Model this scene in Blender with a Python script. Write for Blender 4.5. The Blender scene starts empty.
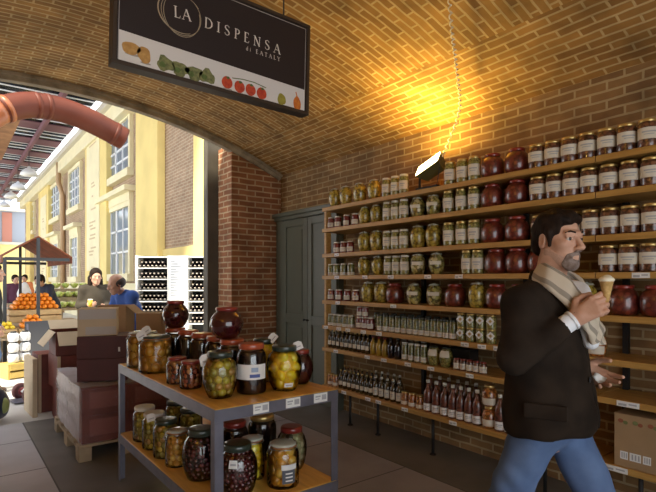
import bpy, math, random
import numpy as np
from mathutils import Vector, Matrix
random.seed(7)
S = bpy.context.scene
COL = S.collection
PI = math.pi
# ---------------------------------------------------------------- camera, sky, sun, exposure
EYE = 1.55
YAW = math.radians(37.45)
FW = Vector((math.sin(YAW), math.cos(YAW), 0)); RT = Vector((math.cos(YAW), -math.sin(YAW), 0))
cam_data = bpy.data.cameras.new('camera'); cam = bpy.data.objects.new('camera', cam_data); COL.objects.link(cam)
cam.location = (0, 0, EYE); cam.rotation_euler = (PI/2, 0, -YAW)
cam_data.sensor_width = 36.0; cam_data.lens = 36.0*500/656; cam_data.shift_y = 34/656
cam_data.clip_start = 0.05; cam_data.clip_end = 300
S.camera = cam
w = bpy.data.worlds.new('sky'); S.world = w; w.use_nodes = True
bg = w.node_tree.nodes['Background']; bg.inputs[0].default_value = (0.90, 0.95, 1.0, 1); bg.inputs[1].default_value = 3.1
sun_d = bpy.data.lights.new('sun', 'SUN'); sun = bpy.data.objects.new('sun', sun_d); COL.objects.link(sun)
sun_d.energy = 10.0; sun_d.color = (1, 0.93, 0.78); sun_d.angle = math.radians(6)
sun.rotation_euler = Vector((0.62, 0.30, -0.72)).to_track_quat('-Z', 'Y').to_euler()
S.view_settings.view_transform = 'Standard'; S.view_settings.look = 'None'
S.view_settings.exposure = 0.0; S.view_settings.gamma = 1.0; S.view_settings.use_curve_mapping = False
S.cycles.use_denoising = True; S.cycles.max_bounces = 8; S.cycles.diffuse_bounces = 4; S.cycles.transparent_max_bounces = 16
S.cycles.sample_clamp_indirect = 4.0; S.cycles.caustics_reflective = False; S.cycles.caustics_refractive = False

# ---------------------------------------------------------------- pixel measurements to metres
def ray(u, v): return FW + RT*((u-328)/500) + Vector((0, 0, (280-v)/500))
O = Vector((0, 0, EYE))
def atX(u, v, X): d = ray(u, v); return O + d*(X/d.x)
def atY(u, v, Y): d = ray(u, v); return O + d*(Y/d.y)
def atZ(u, v, Z): d = ray(u, v); return O + d*((Z-EYE)/d.z)
def atD(u, v, D): return O + ray(u, v)*D
def Yat(u, X): return atX(u, 280, X).y

# ---------------------------------------------------------------- materials
def nm(name):
    m = bpy.data.materials.new(name); m.use_nodes = True
    return m, m.node_tree.nodes, m.node_tree.links, m.node_tree.nodes['Principled BSDF']
def c4(c): return (c[0], c[1], c[2], 1)
def mat(name, col, rough=0.6, metal=0.0, coat=0.0, var=0.0, vs=8.0, col2=None, bump=0.0, emit=None, es=0.0, spec=0.5, stretch=None):
    m, n, l, b = nm(name)
    b.inputs['Base Color'].default_value = c4(col); b.inputs['Roughness'].default_value = rough
    b.inputs['Metallic'].default_value = metal; b.inputs['Coat Weight'].default_value = coat; b.inputs['Coat Roughness'].default_value = 0.06
    b.inputs['Specular IOR Level'].default_value = spec
    if emit: b.inputs['Emission Color'].default_value = c4(emit); b.inputs['Emission Strength'].default_value = es
    if var or col2 or bump:
        tc = n.new('ShaderNodeTexCoord'); nz = n.new('ShaderNodeTexNoise'); nz.inputs['Scale'].default_value = vs; nz.inputs['Detail'].default_value = 4
        src = tc.outputs['Object']
        if stretch:
            mp = n.new('ShaderNodeMapping'); mp.inputs['Scale'].default_value = stretch; l.new(src, mp.inputs[0]); src = mp.outputs[0]
        l.new(src, nz.inputs['Vector'])
        c2 = col2 or tuple(min(1, x*(1-var)) for x in col)
        rp = n.new('ShaderNodeValToRGB'); rp.color_ramp.elements[0].color = c4(c2); rp.color_ramp.elements[1].color = c4(col)
        rp.color_ramp.elements[0].position = 0.35; rp.color_ramp.elements[1].position = 0.65
        l.new(nz.outputs[0], rp.inputs[0]); l.new(rp.outputs[0], b.inputs['Base Color'])
        if bump:
            bp = n.new('ShaderNodeBump'); bp.inputs['Strength'].default_value = bump; bp.inputs['Distance'].default_value = 0.01
            l.new(nz.outputs[0], bp.inputs['Height']); l.new(bp.outputs[0], b.inputs['Normal'])
    return m
def brick(name, c1, c2, mortar, bw=0.26, bh=0.072, ms=0.009, rough=0.85, dirt=0.5):
    m, n, l, b = nm(name); b.inputs['Roughness'].default_value = rough
    tc = n.new('ShaderNodeTexCoord'); bt = n.new('ShaderNodeTexBrick')
    # slight waviness of the courses
    nz0 = n.new('ShaderNodeTexNoise'); nz0.inputs['Scale'].default_value = 5.0
    mx0 = n.new('ShaderNodeVectorMath'); mx0.operation = 'MULTIPLY_ADD'; mx0.inputs[1].default_value = (0.02, 0.02, 0)
    l.new(tc.outputs['UV'], nz0.inputs['Vector']); l.new(nz0.outputs['Color'], mx0.inputs[0]); l.new(tc.outputs['UV'], mx0.inputs[2])
    l.new(mx0.outputs[0], bt.inputs['Vector'])
    bt.inputs['Scale'].default_value = 1.0; bt.inputs['Brick Width'].default_value = bw; bt.inputs['Row Height'].default_value = bh
    bt.inputs['Mortar Size'].default_value = ms; bt.inputs['Mortar Smooth'].default_value = 0.3; bt.inputs['Bias'].default_value = -0.1
    bt.inputs['Color1'].default_value = c4(c1); bt.inputs['Color2'].default_value = c4(c2); bt.inputs['Mortar'].default_value = c4(mortar)
    nz = n.new('ShaderNodeTexNoise'); nz.inputs['Scale'].default_value = 3.0; nz.inputs['Detail'].default_value = 6
    l.new(tc.outputs['UV'], nz.inputs['Vector'])
    rp = n.new('ShaderNodeValToRGB'); rp.color_ramp.elements[0].position = 0.3; rp.color_ramp.elements[1].position = 0.7
    rp.color_ramp.elements[0].color = (1-dirt, 1-dirt, 1-dirt, 1); rp.color_ramp.elements[1].color = (1.1, 1.1, 1.1, 1)
    l.new(nz.outputs[0], rp.inputs[0])
    mx = n.new('ShaderNodeMix'); mx.data_type = 'RGBA'; mx.blend_type = 'MULTIPLY'; mx.inputs[0].default_value = 1
    l.new(bt.outputs['Color'], mx.inputs[6]); l.new(rp.outputs[0], mx.inputs[7]); l.new(mx.outputs[2], b.inputs['Base Color'])
    bp = n.new('ShaderNodeBump'); bp.inputs['Strength'].default_value = 0.6; bp.inputs['Distance'].default_value = 0.008; bp.invert = True
    l.new(bt.outputs['Fac'], bp.inputs['Height']); l.new(bp.outputs[0], b.inputs['Normal'])
    return m
def lumps(name, cols, scale=28.0, dark=(0.30, 0.26, 0.16), coat=1.0, gap=0.16):
    """preserved fruit packed against the inside of shiny glass"""
    m, n, l, b = nm(name); b.inputs['Roughness'].default_value = 0.35; b.inputs['Coat Weight'].default_value = coat; b.inputs['Coat Roughness'].default_value = 0.04
    tc = n.new('ShaderNodeTexCoord'); oi = n.new('ShaderNodeObjectInfo')
    ad = n.new('ShaderNodeVectorMath'); ad.operation = 'ADD'; l.new(tc.outputs['Object'], ad.inputs[0]); l.new(oi.outputs['Random'], ad.inputs[1])
    vo = n.new('ShaderNodeTexVoronoi'); vo.inputs['Scale'].default_value = scale; l.new(ad.outputs[0], vo.inputs['Vector'])
    sx = n.new('ShaderNodeSeparateColor'); l.new(vo.outputs['Color'], sx.inputs[0])
    rp = n.new('ShaderNodeValToRGB'); rp.color_ramp.interpolation = 'CONSTANT'
    e = rp.color_ramp.elements
    while len(e) < len(cols): e.new(0.5)
    for i, c in enumerate(cols): e[i].position = i/len(cols); e[i].color = c4(c)
    l.new(sx.outputs[0], rp.inputs[0])
    r2 = n.new('ShaderNodeValToRGB'); r2.color_ramp.elements[0].color = (1, 1, 1, 1); r2.color_ramp.elements[1].color = c4(dark)
    r2.color_ramp.elements[0].position = 0.45; r2.color_ramp.elements[1].position = 0.45+gap*2
    l.new(vo.outputs['Distance'], r2.inputs[0])
    mx = n.new('ShaderNodeMix'); mx.data_type = 'RGBA'; mx.blend_type = 'MULTIPLY'; mx.inputs[0].default_value = 1
    l.new(rp.outputs[0], mx.inputs[6]); l.new(r2.outputs[0], mx.inputs[7]); l.new(mx.outputs[2], b.inputs['Base Color'])
    return m
def glassy(name, tint=(0.97, 0.98, 0.96), rough=0.03, refl=1.0):
    m = bpy.data.materials.new(name); m.use_nodes = True; n = m.node_tree.nodes; l = m.node_tree.links; n.clear()
    out = n.new('ShaderNodeOutputMaterial'); tr = n.new('ShaderNodeBsdfTransparent'); gl = n.new('ShaderNodeBsdfGlossy')
    mx = n.new('ShaderNodeMixShader'); fr = n.new('ShaderNodeFresnel'); fr.inputs['IOR'].default_value = 1.5
    tr.inputs[0].default_value = c4(tint); gl.inputs[0].default_value = (refl, refl, refl, 1); gl.inputs['Roughness'].default_value = rough
    l.new(fr.outputs[0], mx.inputs[0]); l.new(tr.outputs[0], mx.inputs[1]); l.new(gl.outputs[0], mx.inputs[2]); l.new(mx.outputs[0], out.inputs[0])
    return m

M = {}
M['vault'] = brick('vault_brick', (0.44, 0.235, 0.065), (0.29, 0.145, 0.04), (0.62, 0.45, 0.22), 0.235, 0.068, 0.0095)
M['brickwall'] = brick('wall_brick', (0.36, 0.205, 0.08), (0.25, 0.135, 0.052), (0.52, 0.39, 0.21), 0.235, 0.068, 0.0095)
M['pier'] = brick('pier_brick', (0.40, 0.165, 0.07), (0.29, 0.11, 0.045), (0.58, 0.42, 0.25), 0.25, 0.075, 0.011)
M['outbrick'] = brick('facade_brick', (0.40, 0.27, 0.17), (0.33, 0.21, 0.13), (0.50, 0.40, 0.28), 0.26, 0.08, 0.014, dirt=0.2)
M['stone'] = mat('rim_stone', (0.40, 0.34, 0.25), 0.9, var=0.5, vs=6, bump=0.5)
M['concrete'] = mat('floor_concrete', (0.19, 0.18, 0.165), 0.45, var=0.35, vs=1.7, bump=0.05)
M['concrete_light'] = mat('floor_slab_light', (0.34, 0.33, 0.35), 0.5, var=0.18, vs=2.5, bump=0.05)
M['street'] = mat('street_paving', (0.62, 0.60, 0.57), 0.5, var=0.15, vs=1.5)
M['joint'] = mat('floor_joint', (0.12, 0.115, 0.11), 0.8)
M['greendoor'] = mat('green_grey_paint', (0.125, 0.135, 0.10), 0.45, var=0.12, vs=3)
M['metal'] = mat('grey_steel', (0.20, 0.20, 0.25), 0.42, metal=0.5, var=0.2, vs=10)
M['darksteel'] = mat('black_steel', (0.03, 0.03, 0.032), 0.5, metal=0.5)
M['wood'] = mat('honey_wood', (0.86, 0.50, 0.11), 0.38, col2=(0.66, 0.35, 0.07), vs=3.0, stretch=(9, 1.2, 9), coat=0.25)
M['shelfwood'] = mat('shelf_pine', (0.54, 0.31, 0.085), 0.45, col2=(0.42, 0.225, 0.055), vs=3.0, stretch=(9, 0.9, 14))
M['white'] = mat('white_paper', (0.82, 0.82, 0.80), 0.7)
M['cream'] = mat('cream_label', (0.72, 0.67, 0.56), 0.7)
M['ink'] = mat('print_ink', (0.05, 0.05, 0.06), 0.7)
M['greyink'] = mat('grey_print', (0.42, 0.42, 0.44), 0.7)
M['blueink'] = mat('blue_print', (0.08, 0.12, 0.35), 0.7)
M['glass'] = glassy('jar_glass')
M['pane'] = mat('window_glass', (0.20, 0.25, 0.30), 0.08, spec=0.8)
M['card'] = mat('cardboard', (0.42, 0.27, 0.14), 0.8, var=0.15, vs=4)
M['carddark'] = mat('dark_red_carton', (0.085, 0.016, 0.014), 0.5, var=0.2, vs=5)
M['film'] = glassy('stretch_film', (0.93, 0.93, 0.95), 0.12)

# ---------------------------------------------------------------- mesh builder
class MB:
    def __init__(s): s.v = []; s.f = []; s.m = []; s.sm = []; s.uv = None
    def add(s, vs, fs, m=0, smooth=False):
        o = len(s.v); s.v += [tuple(p) for p in vs]
        for f in fs: s.f.append(tuple(i+o for i in f)); s.m.append(m); s.sm.append(smooth)
        return s
    def box(s, x0, x1, y0, y1, z0, z1, m=0, M4=None):
        vs = [Vector((x, y, z)) for z in (z0, z1) for y in (y0, y1) for x in (x0, x1)]
        if M4 is not None: vs = [M4 @ p for p in vs]
        return s.add(vs, [(0,2,3,1), (4,5,7,6), (0,1,5,4), (2,6,7,3), (0,4,6,2), (1,3,7,5)], m)
    def bar(s, a, b, wx, wz, m=0, up=(0, 0, 1)):
        """square bar from a to b"""
        a = Vector(a); b = Vector(b); d = (b-a); L = d.length; d = d/L
        sd = d.cross(Vector(up)); sd = sd.normalized() if sd.length > 1e-4 else Vector((1, 0, 0)); u2 = sd.cross(d)
        vs = [a + d*t + sd*(wx/2*i) + u2*(wz/2*j) for t in (0, L) for j in (-1, 1) for i in (-1, 1)]
        return s.add(vs, [(0,1,3,2), (4,6,7,5), (0,4,5,1), (2,3,7,6), (0,2,6,4), (1,5,7,3)], m)
    def lathe(s, prof, seg=20, c=(0, 0, 0), m=0, cap0=True, cap1=True, M4=None, smooth=True):
        vs = []
        for r, z in prof:
            for k in range(seg):
                p = Vector((r*math.cos(2*PI*k/seg), r*math.sin(2*PI*k/seg), z))
                vs.append((M4 @ p if M4 is not None else p) + Vector(c))
        fs = [(i*seg+k, i*seg+(k+1) % seg, (i+1)*seg+(k+1) % seg, (i+1)*seg+k) for i in range(len(prof)-1) for k in range(seg)]
        if cap0: fs.append(tuple(range(seg))[::-1])
        if cap1: fs.append(tuple((len(prof)-1)*seg+k for k in range(seg)))
        return s.add(vs, fs, m, smooth)
    def tube(s, pts, r, seg=8, m=0, caps=True, closed=False):
        pts = [Vector(p) for p in pts]; n = len(pts); vs = []
        rs = r if isinstance(r, (list, tuple)) else [r]*n
        prev = None
        for i, p in enumerate(pts):
            if closed: d = pts[(i+1) % n]-pts[i-1]
            else: d = pts[min(i+1, n-1)]-pts[max(i-1, 0)]
            d.normalize()
            if prev is None: a = d.orthogonal().normalized()
            else: a = (prev - d*prev.dot(d)).normalized()
            prev = a; b = d.cross(a)
            for k in range(seg): vs.append(p + a*(rs[i]*math.cos(2*PI*k/seg)) + b*(rs[i]*math.sin(2*PI*k/seg)))
        fs = [(i*seg+k, i*seg+(k+1) % seg, ((i+1) % n)*seg+(k+1) % seg, ((i+1) % n)*seg+k) for i in range(n if closed else n-1) for k in range(seg)]
        if caps and not closed: fs += [tuple(range(seg))[::-1], tuple((n-1)*seg+k for k in range(seg))]
        return s.add(vs, fs, m, True)
    def ball(s, c, r, m=0, seg=12, ring=8, M4=None):
        r = r if isinstance(r, (list, tuple)) else (r, r, r); c = Vector(c); vs = []
        def T(x, y, z):
            p = Vector((x*r[0], y*r[1], z*r[2])); return c + (M4 @ p if M4 is not None else p)
        vs.append(T(0, 0, -1))
        for i in range(1, ring):
            a = -PI/2 + PI*i/ring
            for k in range(seg): vs.append(T(math.cos(a)*math.cos(2*PI*k/seg), math.cos(a)*math.sin(2*PI*k/seg), math.sin(a)))
        vs.append(T(0, 0, 1)); top = len(vs)-1
        fs = [(0, 1+(k+1) % seg, 1+k) for k in range(seg)]
        for i in range(ring-2):
            for k in range(seg):
                a = 1+i*seg; fs.append((a+k, a+(k+1) % seg, a+seg+(k+1) % seg, a+seg+k))
        a = 1+(ring-2)*seg
        fs += [(a+k, a+(k+1) % seg, top) for k in range(seg)]
        return s.add(vs, fs, m, True)
    def prism(s, poly, h, M4=None, m=0):
        """poly [(x,y)] counter-clockwise, extruded from z=0 to h, mapped through M4"""
        n = len(poly); T = M4 if M4 is not None else Matrix()
        vs = [T @ Vector((x, y, 0)) for x, y in poly] + [T @ Vector((x, y, h)) for x, y in poly]
        fs = [tuple(range(n))[::-1], tuple(range(n, 2*n))] + [(i, (i+1) % n, n+(i+1) % n, n+i) for i in range(n)]
        return s.add(vs, fs, m)
    def sheet(s, rows, m=0, smooth=True, closed=False):
        """grid of points"""
        nr = len(rows); nc = len(rows[0]); vs = [p for r in rows for p in r]
        cc = nc if closed else nc-1
        return s.add(vs, [(i*nc+k, i*nc+(k+1) % nc, (i+1)*nc+(k+1) % nc, (i+1)*nc+k) for i in range(nr-1) for k in range(cc)], m, smooth)
    def build(s, name, mats, parent=None, loc=None, bevel=0.0, uvf=None):
        me = bpy.data.meshes.new(name); me.from_pydata(s.v, [], s.f)
        mats = mats if isinstance(mats, (list, tuple)) else [mats]
        for x in mats: me.materials.append(M[x] if isinstance(x, str) else x)
        me.polygons.foreach_set('material_index', s.m); me.polygons.foreach_set('use_smooth', s.sm)
        if uvf:
            uv = me.uv_layers.new(name='UVMap')
            for p in me.polygons:
                for li in p.loop_indices:
                    uv.data[li].uv = uvf(me.vertices[me.loops[li].vertex_index].co, p.normal)
        me.update(); me.validate()
        o = bpy.data.objects.new(name, me); COL.objects.link(o)
        if parent: o.parent = parent
        if loc is not None: o.location = loc
        if bevel:
            b = o.modifiers.new('edge', 'BEVEL'); b.width = bevel; b.segments = 2; b.limit_method = 'ANGLE'
        return o
def tag(o, label=None, cat=None, group=None, kind=None):
    if label: o['label'] = label
    if cat: o['category'] = cat
    if group: o['group'] = group
    if kind: o['kind'] = kind
    return o
def thing(name, label, cat, loc=(0, 0, 0), rz=0.0, group=None, rot=None):
    o = bpy.data.objects.new(name, None); COL.objects.link(o); o.location = loc; o.rotation_euler = rot or (0, 0, rz)
    o.empty_display_size = 0.05
    return tag(o, label, cat, group)
KIDS = {}
def kids(o):
    return [c for c in bpy.data.objects if c.parent == o] if o.name not in KIDS else KIDS[o.name]
def dup(o, loc, rz=None, label=None, group=None):
    c = o.copy(); COL.objects.link(c); c.location = loc
    if rz is not None: c.rotation_euler = (0, 0, rz)
    if label: c['label'] = label
    if group: c['group'] = group
    if o.name not in KIDS: KIDS[o.name] = kids(o)
    for ch in KIDS[o.name]:
        d = ch.copy(); COL.objects.link(d); d.parent = c
        if ch.name not in KIDS: KIDS[ch.name] = kids(ch)
        for g in KIDS[ch.name]:
            e = g.copy(); COL.objects.link(e); e.parent = d
    return c
class Kind:
    """a kind of thing, built at its first place and copied from there on"""
    def __init__(s, maker): s.maker = maker; s.first = None
    def put(s, loc, rz, label, group=None):
        if s.first is None:
            s.first = s.maker(); o = s.first; o.location = loc; o.rotation_euler = (0, 0, rz); tag(o, label, None, group); return o
        return dup(s.first, loc, rz, label, group)
ORD = ['first', 'second', 'third', 'fourth', 'fifth', 'sixth', 'seventh', 'eighth', 'ninth', 'tenth', 'eleventh', 'twelfth', 'thirteenth', 'fourteenth', 'fifteenth', 'sixteenth', 'seventeenth', 'eighteenth', 'nineteenth', 'twentieth', 'twenty-first', 'twenty-second', 'twenty-third', 'twenty-fourth', 'twenty-fifth', 'twenty-sixth', 'twenty-seventh', 'twenty-eighth', 'twenty-ninth', 'thirtieth']

# ---------------------------------------------------------------- the room
XW, YE, XL, YB = 3.78, 6.03, -2.0, -2.4       # shelf wall, market-side end, left wall, back
VC, VZ, VR = 0.9, 3.68, 6.7
XS = 3.12                                     # where the courses change direction
def vz(x): return VZ - VR + math.sqrt(VR*VR - (x-VC)**2)
def arc(x): return VR*math.asin((x-VC)/VR)
def vault(name, xs, flip):
    mb = MB(); ny = 2
    ys = [YB + (YE+0.06-YB)*i/ny for i in range(ny+1)]
    mb.sheet([[Vector((x, y, vz(x))) for x in xs] for y in ys], 0, True)
    uvf = (lambda c, n: (c.y, arc(c.x))) if flip else (lambda c, n: (arc(c.x), c.y))
    return tag(mb.build(name, 'vault', uvf=uvf), kind='structure')
vault('ceiling', [XL + (XS-XL)*i/40 for i in range(41)], False)
vault('ceiling_haunch', [XS + (XW-XS)*i/6 for i in range(7)], True)
def quadwall(name, pts, material, uvf):
    mb = MB(); mb.add(pts, [tuple(range(len(pts)))]); return tag(mb.build(name, material, uvf=uvf), kind='structure')
quadwall('wall_right', [(XW, YB, 0), (XW, YE+.3, 0), (XW, YE+.3, vz(XW)+.02), (XW, YB, vz(XW)+.02)], 'brickwall', lambda c, n: (c.y, c.z))
quadwall('wall_left', [(XL, YB, 0), (XL, YE, 0), (XL, YE, vz(XL)+.02), (XL, YB, vz(XL)+.02)], 'brickwall', lambda c, n: (c.y, c.z))
mb = MB(); x0, x1, z1 = -1.85, 2.1, 2.95  # unseen back wall, put in to cut daylight; opening sized for the fill
for a, b, c, d in ((XL, x0, 0, vz(XL)), (x1, XW, 0, vz(XW)), (x0, x1, z1, 3.12)): mb.add([(a, YB, c), (b, YB, c), (b, YB, d), (a, YB, d)], [(0, 1, 2, 3)])
xs = [XL + (XW-XL)*i/30 for i in range(31)]; mb.sheet([[Vector((x, YB, vz(XW)-.05)) for x in xs], [Vector((x, YB, vz(x)+.02)) for x in xs]], smooth=False)
tag(mb.build('wall_back', 'brickwall', uvf=lambda c, n: (c.x, c.z)), kind='structure')
def pier(name, x0, x1, y0, y1):
    mb = MB(); xs = [x0 + (x1-x0)*i/8 for i in range(9)]
    lo = [Vector((x, y0, 0)) for x in xs]; hi = [Vector((x, y0, vz(x)+.01)) for x in xs]
    lo2 = [Vector((x, y1, 0)) for x in xs]; hi2 = [Vector((x, y1, vz(x)+.01)) for x in xs]
    mb.sheet([lo, hi], smooth=False); mb.sheet([hi2, lo2], smooth=False)
    mb.sheet([hi, hi2], smooth=False); mb.add([lo[0], hi[0], hi2[0], lo2[0]], [(0, 1, 2, 3)]); mb.add([lo[-1], lo2[-1], hi2[-1], hi[-1]], [(0, 1, 2, 3)])
    return tag(mb.build(name, 'pier', uvf=lambda c, n: ((c.x if abs(n.y) > .5 else c.y+.1), c.z)), kind='structure')
pier('wall_end', 3.01, XW, YE, YE+.4)
pier('wall_end_left', XL, XL+.5, YE, YE+.4)
# rim of rough stone along the open end of the vault
mb = MB(); xs = [XL + (XW-XL)*i/48 for i in range(49)]
def rimpt(x, off, y):
    a = math.asin((x-VC)/VR); return Vector((x-off*math.sin(a), y, vz(x)-off*math.cos(a)))
rows = [[rimpt(x, 0.0, YE-.05) for x in xs], [rimpt(x, 0.035, YE-.06) for x in xs], [rimpt(x, 0.04, YE-.04) for x in xs], [rimpt(x, 0.085, YE-.03) for x in xs], [rimpt(x, 0.085, YE+.06) for x in xs], [rimpt(x, -.3, YE+.06) for x in xs]]
mb.sheet(rows, smooth=False)
tag(mb.build('trim_1', 'stone'), kind='structure')
# dark steel post of the rolled gate by the reveal
mb = MB(); mb.box(2.86, 2.98, YE+.42, YE+.56, 0, 3.5); mb.box(2.98, 3.06, YE+.42, YE+.56, 0, 3.5)
tag(mb.build('trim_2', mat('gate_post', (0.10, 0.085, 0.06), 0.6, var=0.3, vs=4)), kind='structure')
# floor: darker strips along the shelves and the middle, lighter slabs between
def slab(name, x0, x1, y0, y1, z, m, jt=0.0):
    mb = MB(); mb.box(x0, x1, y0, y1, z-.05, z); return tag(mb.build(name, m), kind='structure')
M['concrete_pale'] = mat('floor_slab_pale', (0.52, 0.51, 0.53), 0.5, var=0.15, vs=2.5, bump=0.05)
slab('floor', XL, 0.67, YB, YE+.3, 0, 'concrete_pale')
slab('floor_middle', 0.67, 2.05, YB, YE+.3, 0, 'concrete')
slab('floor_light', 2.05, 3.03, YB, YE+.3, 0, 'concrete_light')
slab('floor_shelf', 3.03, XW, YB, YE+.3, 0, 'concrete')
slab('floor_street', -14, 4.6, YE+.3, 60, -0.001, 'street')
mb = MB()
for x in (0.67, 2.05, 3.03): mb.box(x-.006, x+.006, YB, YE+.3, 0, .0008)
for k in range(9):
    y = -1.6 + k*0.9
    mb.box(XL, 0.67, y-.005, y+.005, 0, .0008); mb.box(2.05, 3.03, y-.005, y+.005, 0, .0008)
tag(mb.build('floor_joints', 'joint'), kind='structure')

# ---------------------------------------------------------------- green cabinet doors in the corner, parallel to the shelves
cab = thing('wall_cupboard', 'tall grey-green panelled double-door cupboard in the corner between brick pier and shelves', 'cupboard', (0, 0, 0))
XC = 3.70; ZC = 2.46; Y0, Y1 = 4.62, 5.98
mb = MB(); mb.box(XC, XW-.005, Y0, Y1, 0, ZC-.1); mb.build('carcass', 'greendoor', cab)
mb = MB(); mb.box(XC-.05, XW-.005, Y0-.02, Y1+.02, ZC-.1, ZC-.05); mb.box(XC-.08, XW-.005, Y0-.03, Y1+.03, ZC-.05, ZC); mb.build('cornice', 'greendoor', cab, bevel=.006)
mb = MB(); mb.box(XC-.03, XC, Y1-.16, Y1, 0, ZC-.1); mb.build('stile', 'greendoor', cab, bevel=.004)
ym = (Y0+Y1-.16)/2
for i, (a, b) in enumerate(((Y0+.005, ym-.004), (ym+.004, Y1-.165))):
    mb = MB(); f = .085; x0, x1 = XC-.035, XC-.001
    mb.box(x0, x1, a, a+f, .04, ZC-.11); mb.box(x0, x1, b-f, b, .04, ZC-.11)
    for z0, z1 in ((.04, .14), (.98, 1.10), (ZC-.20, ZC-.11)): mb.box(x0, x1, a+f, b-f, z0, z1)
    d = mb.build('door', 'greendoor', cab, bevel=.004)
    for z0, z1 in ((.14, .98), (1.10, ZC-.20)):
        mb = MB(); mb.box(x0+.02, x1, a+f, b-f, z0, z1); mb.box(x0+.012, x1, a+f+.05, b-f-.05, z0+.05, z1-.05); mb.build('panel', 'greendoor', d)
    mb = MB(); yk = b-.03 if i == 0 else a+.03
    mb.lathe([(.006, 0), (.006, .02), (.014, .025), (.012, .04), (.004, .045)], 10, (x0, yk, 1.04), M4=Matrix.Rotation(-PI/2, 4, 'Y')); mb.build('knob', 'darksteel', d)
# ---------------------------------------------------------------- wall shelves
for k in range(30, 60):
    t = {30: 'thirty-', 40: 'forty-', 50: 'fifty-'}[k//10*10] if k % 10 else ''
    ORD.append((t + ORD[k % 10]) if (k % 10 or k == 30) and t else {30: 'thirty-first', 40: 'forty-first', 50: 'fifty-first'}[k])
ORD[30:40] = ['thirty-'+ORD[i] for i in range(9)] + ['fortieth']; ORD[40:50] = ['forty-'+ORD[i] for i in range(9)] + ['fiftieth']
ORD[50:60] = ['fifty-'+ORD[i] for i in range(9)] + ['sixtieth']
XF = 3.40; SH = [2.368, 2.130, 1.845, 1.600, 1.322, 1.040, 0.790, 0.366]
SNAME = ['top shelf', 'second shelf down', 'third shelf down', 'fourth shelf down', 'fifth shelf down', 'sixth shelf down', 'seventh shelf down', 'lowest shelf']
YS0, YSM, YS1 = 0.55, 1.545, 4.55; TH = 0.042
TAGS = {2: [337], 3: [337, 365, 391, 428, 459], 4: [338, 393.5, 545], 5: [326, 339, 348, 363.5, 379, 465, 482, 498], 6: [336, 367.5, 384, 408, 431, 470], 7: [344, 368, 378.5, 405, 453]}
TAGS_R = {3: [(641, .10)], 6: [(628, .13)], 7: [(615, .15)]}
def price_tag(parent, y, z, wd=.075, seed=0):
    mb = MB(); h = .032
    mb.box(XF-.006, XF-.0005, y-wd/2, y+wd/2, z-h-.006, z-.004, 0)
    mb.box(XF-.0068, XF-.0058, y-wd*.40, y-wd*.05, z-h*.55-.006, z-h*.3-.006, 1); mb.box(XF-.0068, XF-.0058, y+wd*.05, y+wd*.42, z-h*.85-.006, z-h*.4-.006, 1)
    o = mb.build('price_tag', ['white', 'greyink'], parent); return o
for i, z in enumerate(SH):
    for side, (a, b) in enumerate(((YSM+.003, YS1), (YS0, YSM-.003))):
        o = MB().box(XF, XW-.002, a, b, z-TH, z).build('shelf_board', 'shelfwood', bevel=.004)
        where = 'long pine board of the ' + SNAME[i] + ', cupboard end' if side == 0 else 'short pine board of the ' + SNAME[i] + ', beyond the joint behind the man'
        tag(o, where, 'shelf', 'pine shelf boards on the brick wall')
        for u in (TAGS.get(i, []) if side == 0 else []): price_tag(o, Yat(u, XF), z)
        for u, wd in (TAGS_R.get(i, []) if side == 1 else []): price_tag(o, Yat(u, XF), z, wd)
        if i == 7:
            for y in ((4.1, Yat(378, XF+.04), Yat(433, XF+.04), Yat(545, XF+.04)) if side == 0 else (Yat(641, XF+.04), 0.65)):
                mb = MB(); mb.tube([(XF+.04, y, .012), (XF+.04, y, z-TH-.001)], .014, 10); mb.lathe([(.03, 0), (.03, .006), (.018, .014)], 12, (XF+.04, y, 0)); mb.box(XF+.02, XF+.06, y-.02, y+.02, z-TH-.006, z-TH-.0005)
                mb.build('leg', 'darksteel', o)
# uprights that carry the boards
for k, (y, x0, x1, m, lab) in enumerate(((YS1-.02, XF+.03, XF+.10, 'shelfwood', 'pine upright at the cupboard end of the shelves'), (3.35, XW-.04, XW-.003, 'darksteel', 'black steel upright on the brick behind the bottle shelves'),
        (2.25, XW-.04, XW-.003, 'darksteel', 'black steel upright on the brick behind the red jars'), (Yat(606, XF+.05), XW-.04, XW-.003, 'darksteel', 'black steel upright beside the joint of the boards near the man'))):
    mb = MB(); zs = SH[::-1]
    for a, b in zip([SH[7]]+zs[1:-1], zs[1:]): mb.box(x0, x1, y-.018, y+.018, a+.0005, b-TH-.0005)
    tag(mb.build('shelf_upright', m), lab, 'upright', 'uprights of the wall shelves')

# kinds of jar -----------------------------------------------------------------
M['c_yellow'] = lumps('yellow_green_peppers', [(0.50, 0.36, 0.05), (0.42, 0.33, 0.05), (0.55, 0.42, 0.08), (0.36, 0.30, 0.05)], 38)
M['c_mixed'] = lumps('mixed_pickles', [(0.60, 0.52, 0.25), (0.36, 0.34, 0.08), (0.50, 0.42, 0.12), (0.28, 0.26, 0.07), (0.12, 0.10, 0.03)], 34)
M['c_olive'] = lumps('green_olives', [(0.30, 0.28, 0.07), (0.22, 0.22, 0.05), (0.34, 0.30, 0.10)], 60)
M['c_red'] = lumps('dark_red_cherries', [(0.17, 0.028, 0.018), (0.12, 0.018, 0.014), (0.21, 0.04, 0.022)], 42, gap=.3)
M['c_brown'] = lumps('brown_red_preserve', [(0.16, 0.06, 0.03), (0.10, 0.035, 0.02), (0.22, 0.09, 0.04)], 55)
M['c_jam'] = mat('red_jam', (0.22, 0.03, 0.025), 0.25, coat=1, var=.4, vs=30)
M['c_oil'] = mat('dark_oil', (0.075, 0.05, 0.015), 0.12, coat=1, var=.5, vs=25)
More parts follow.
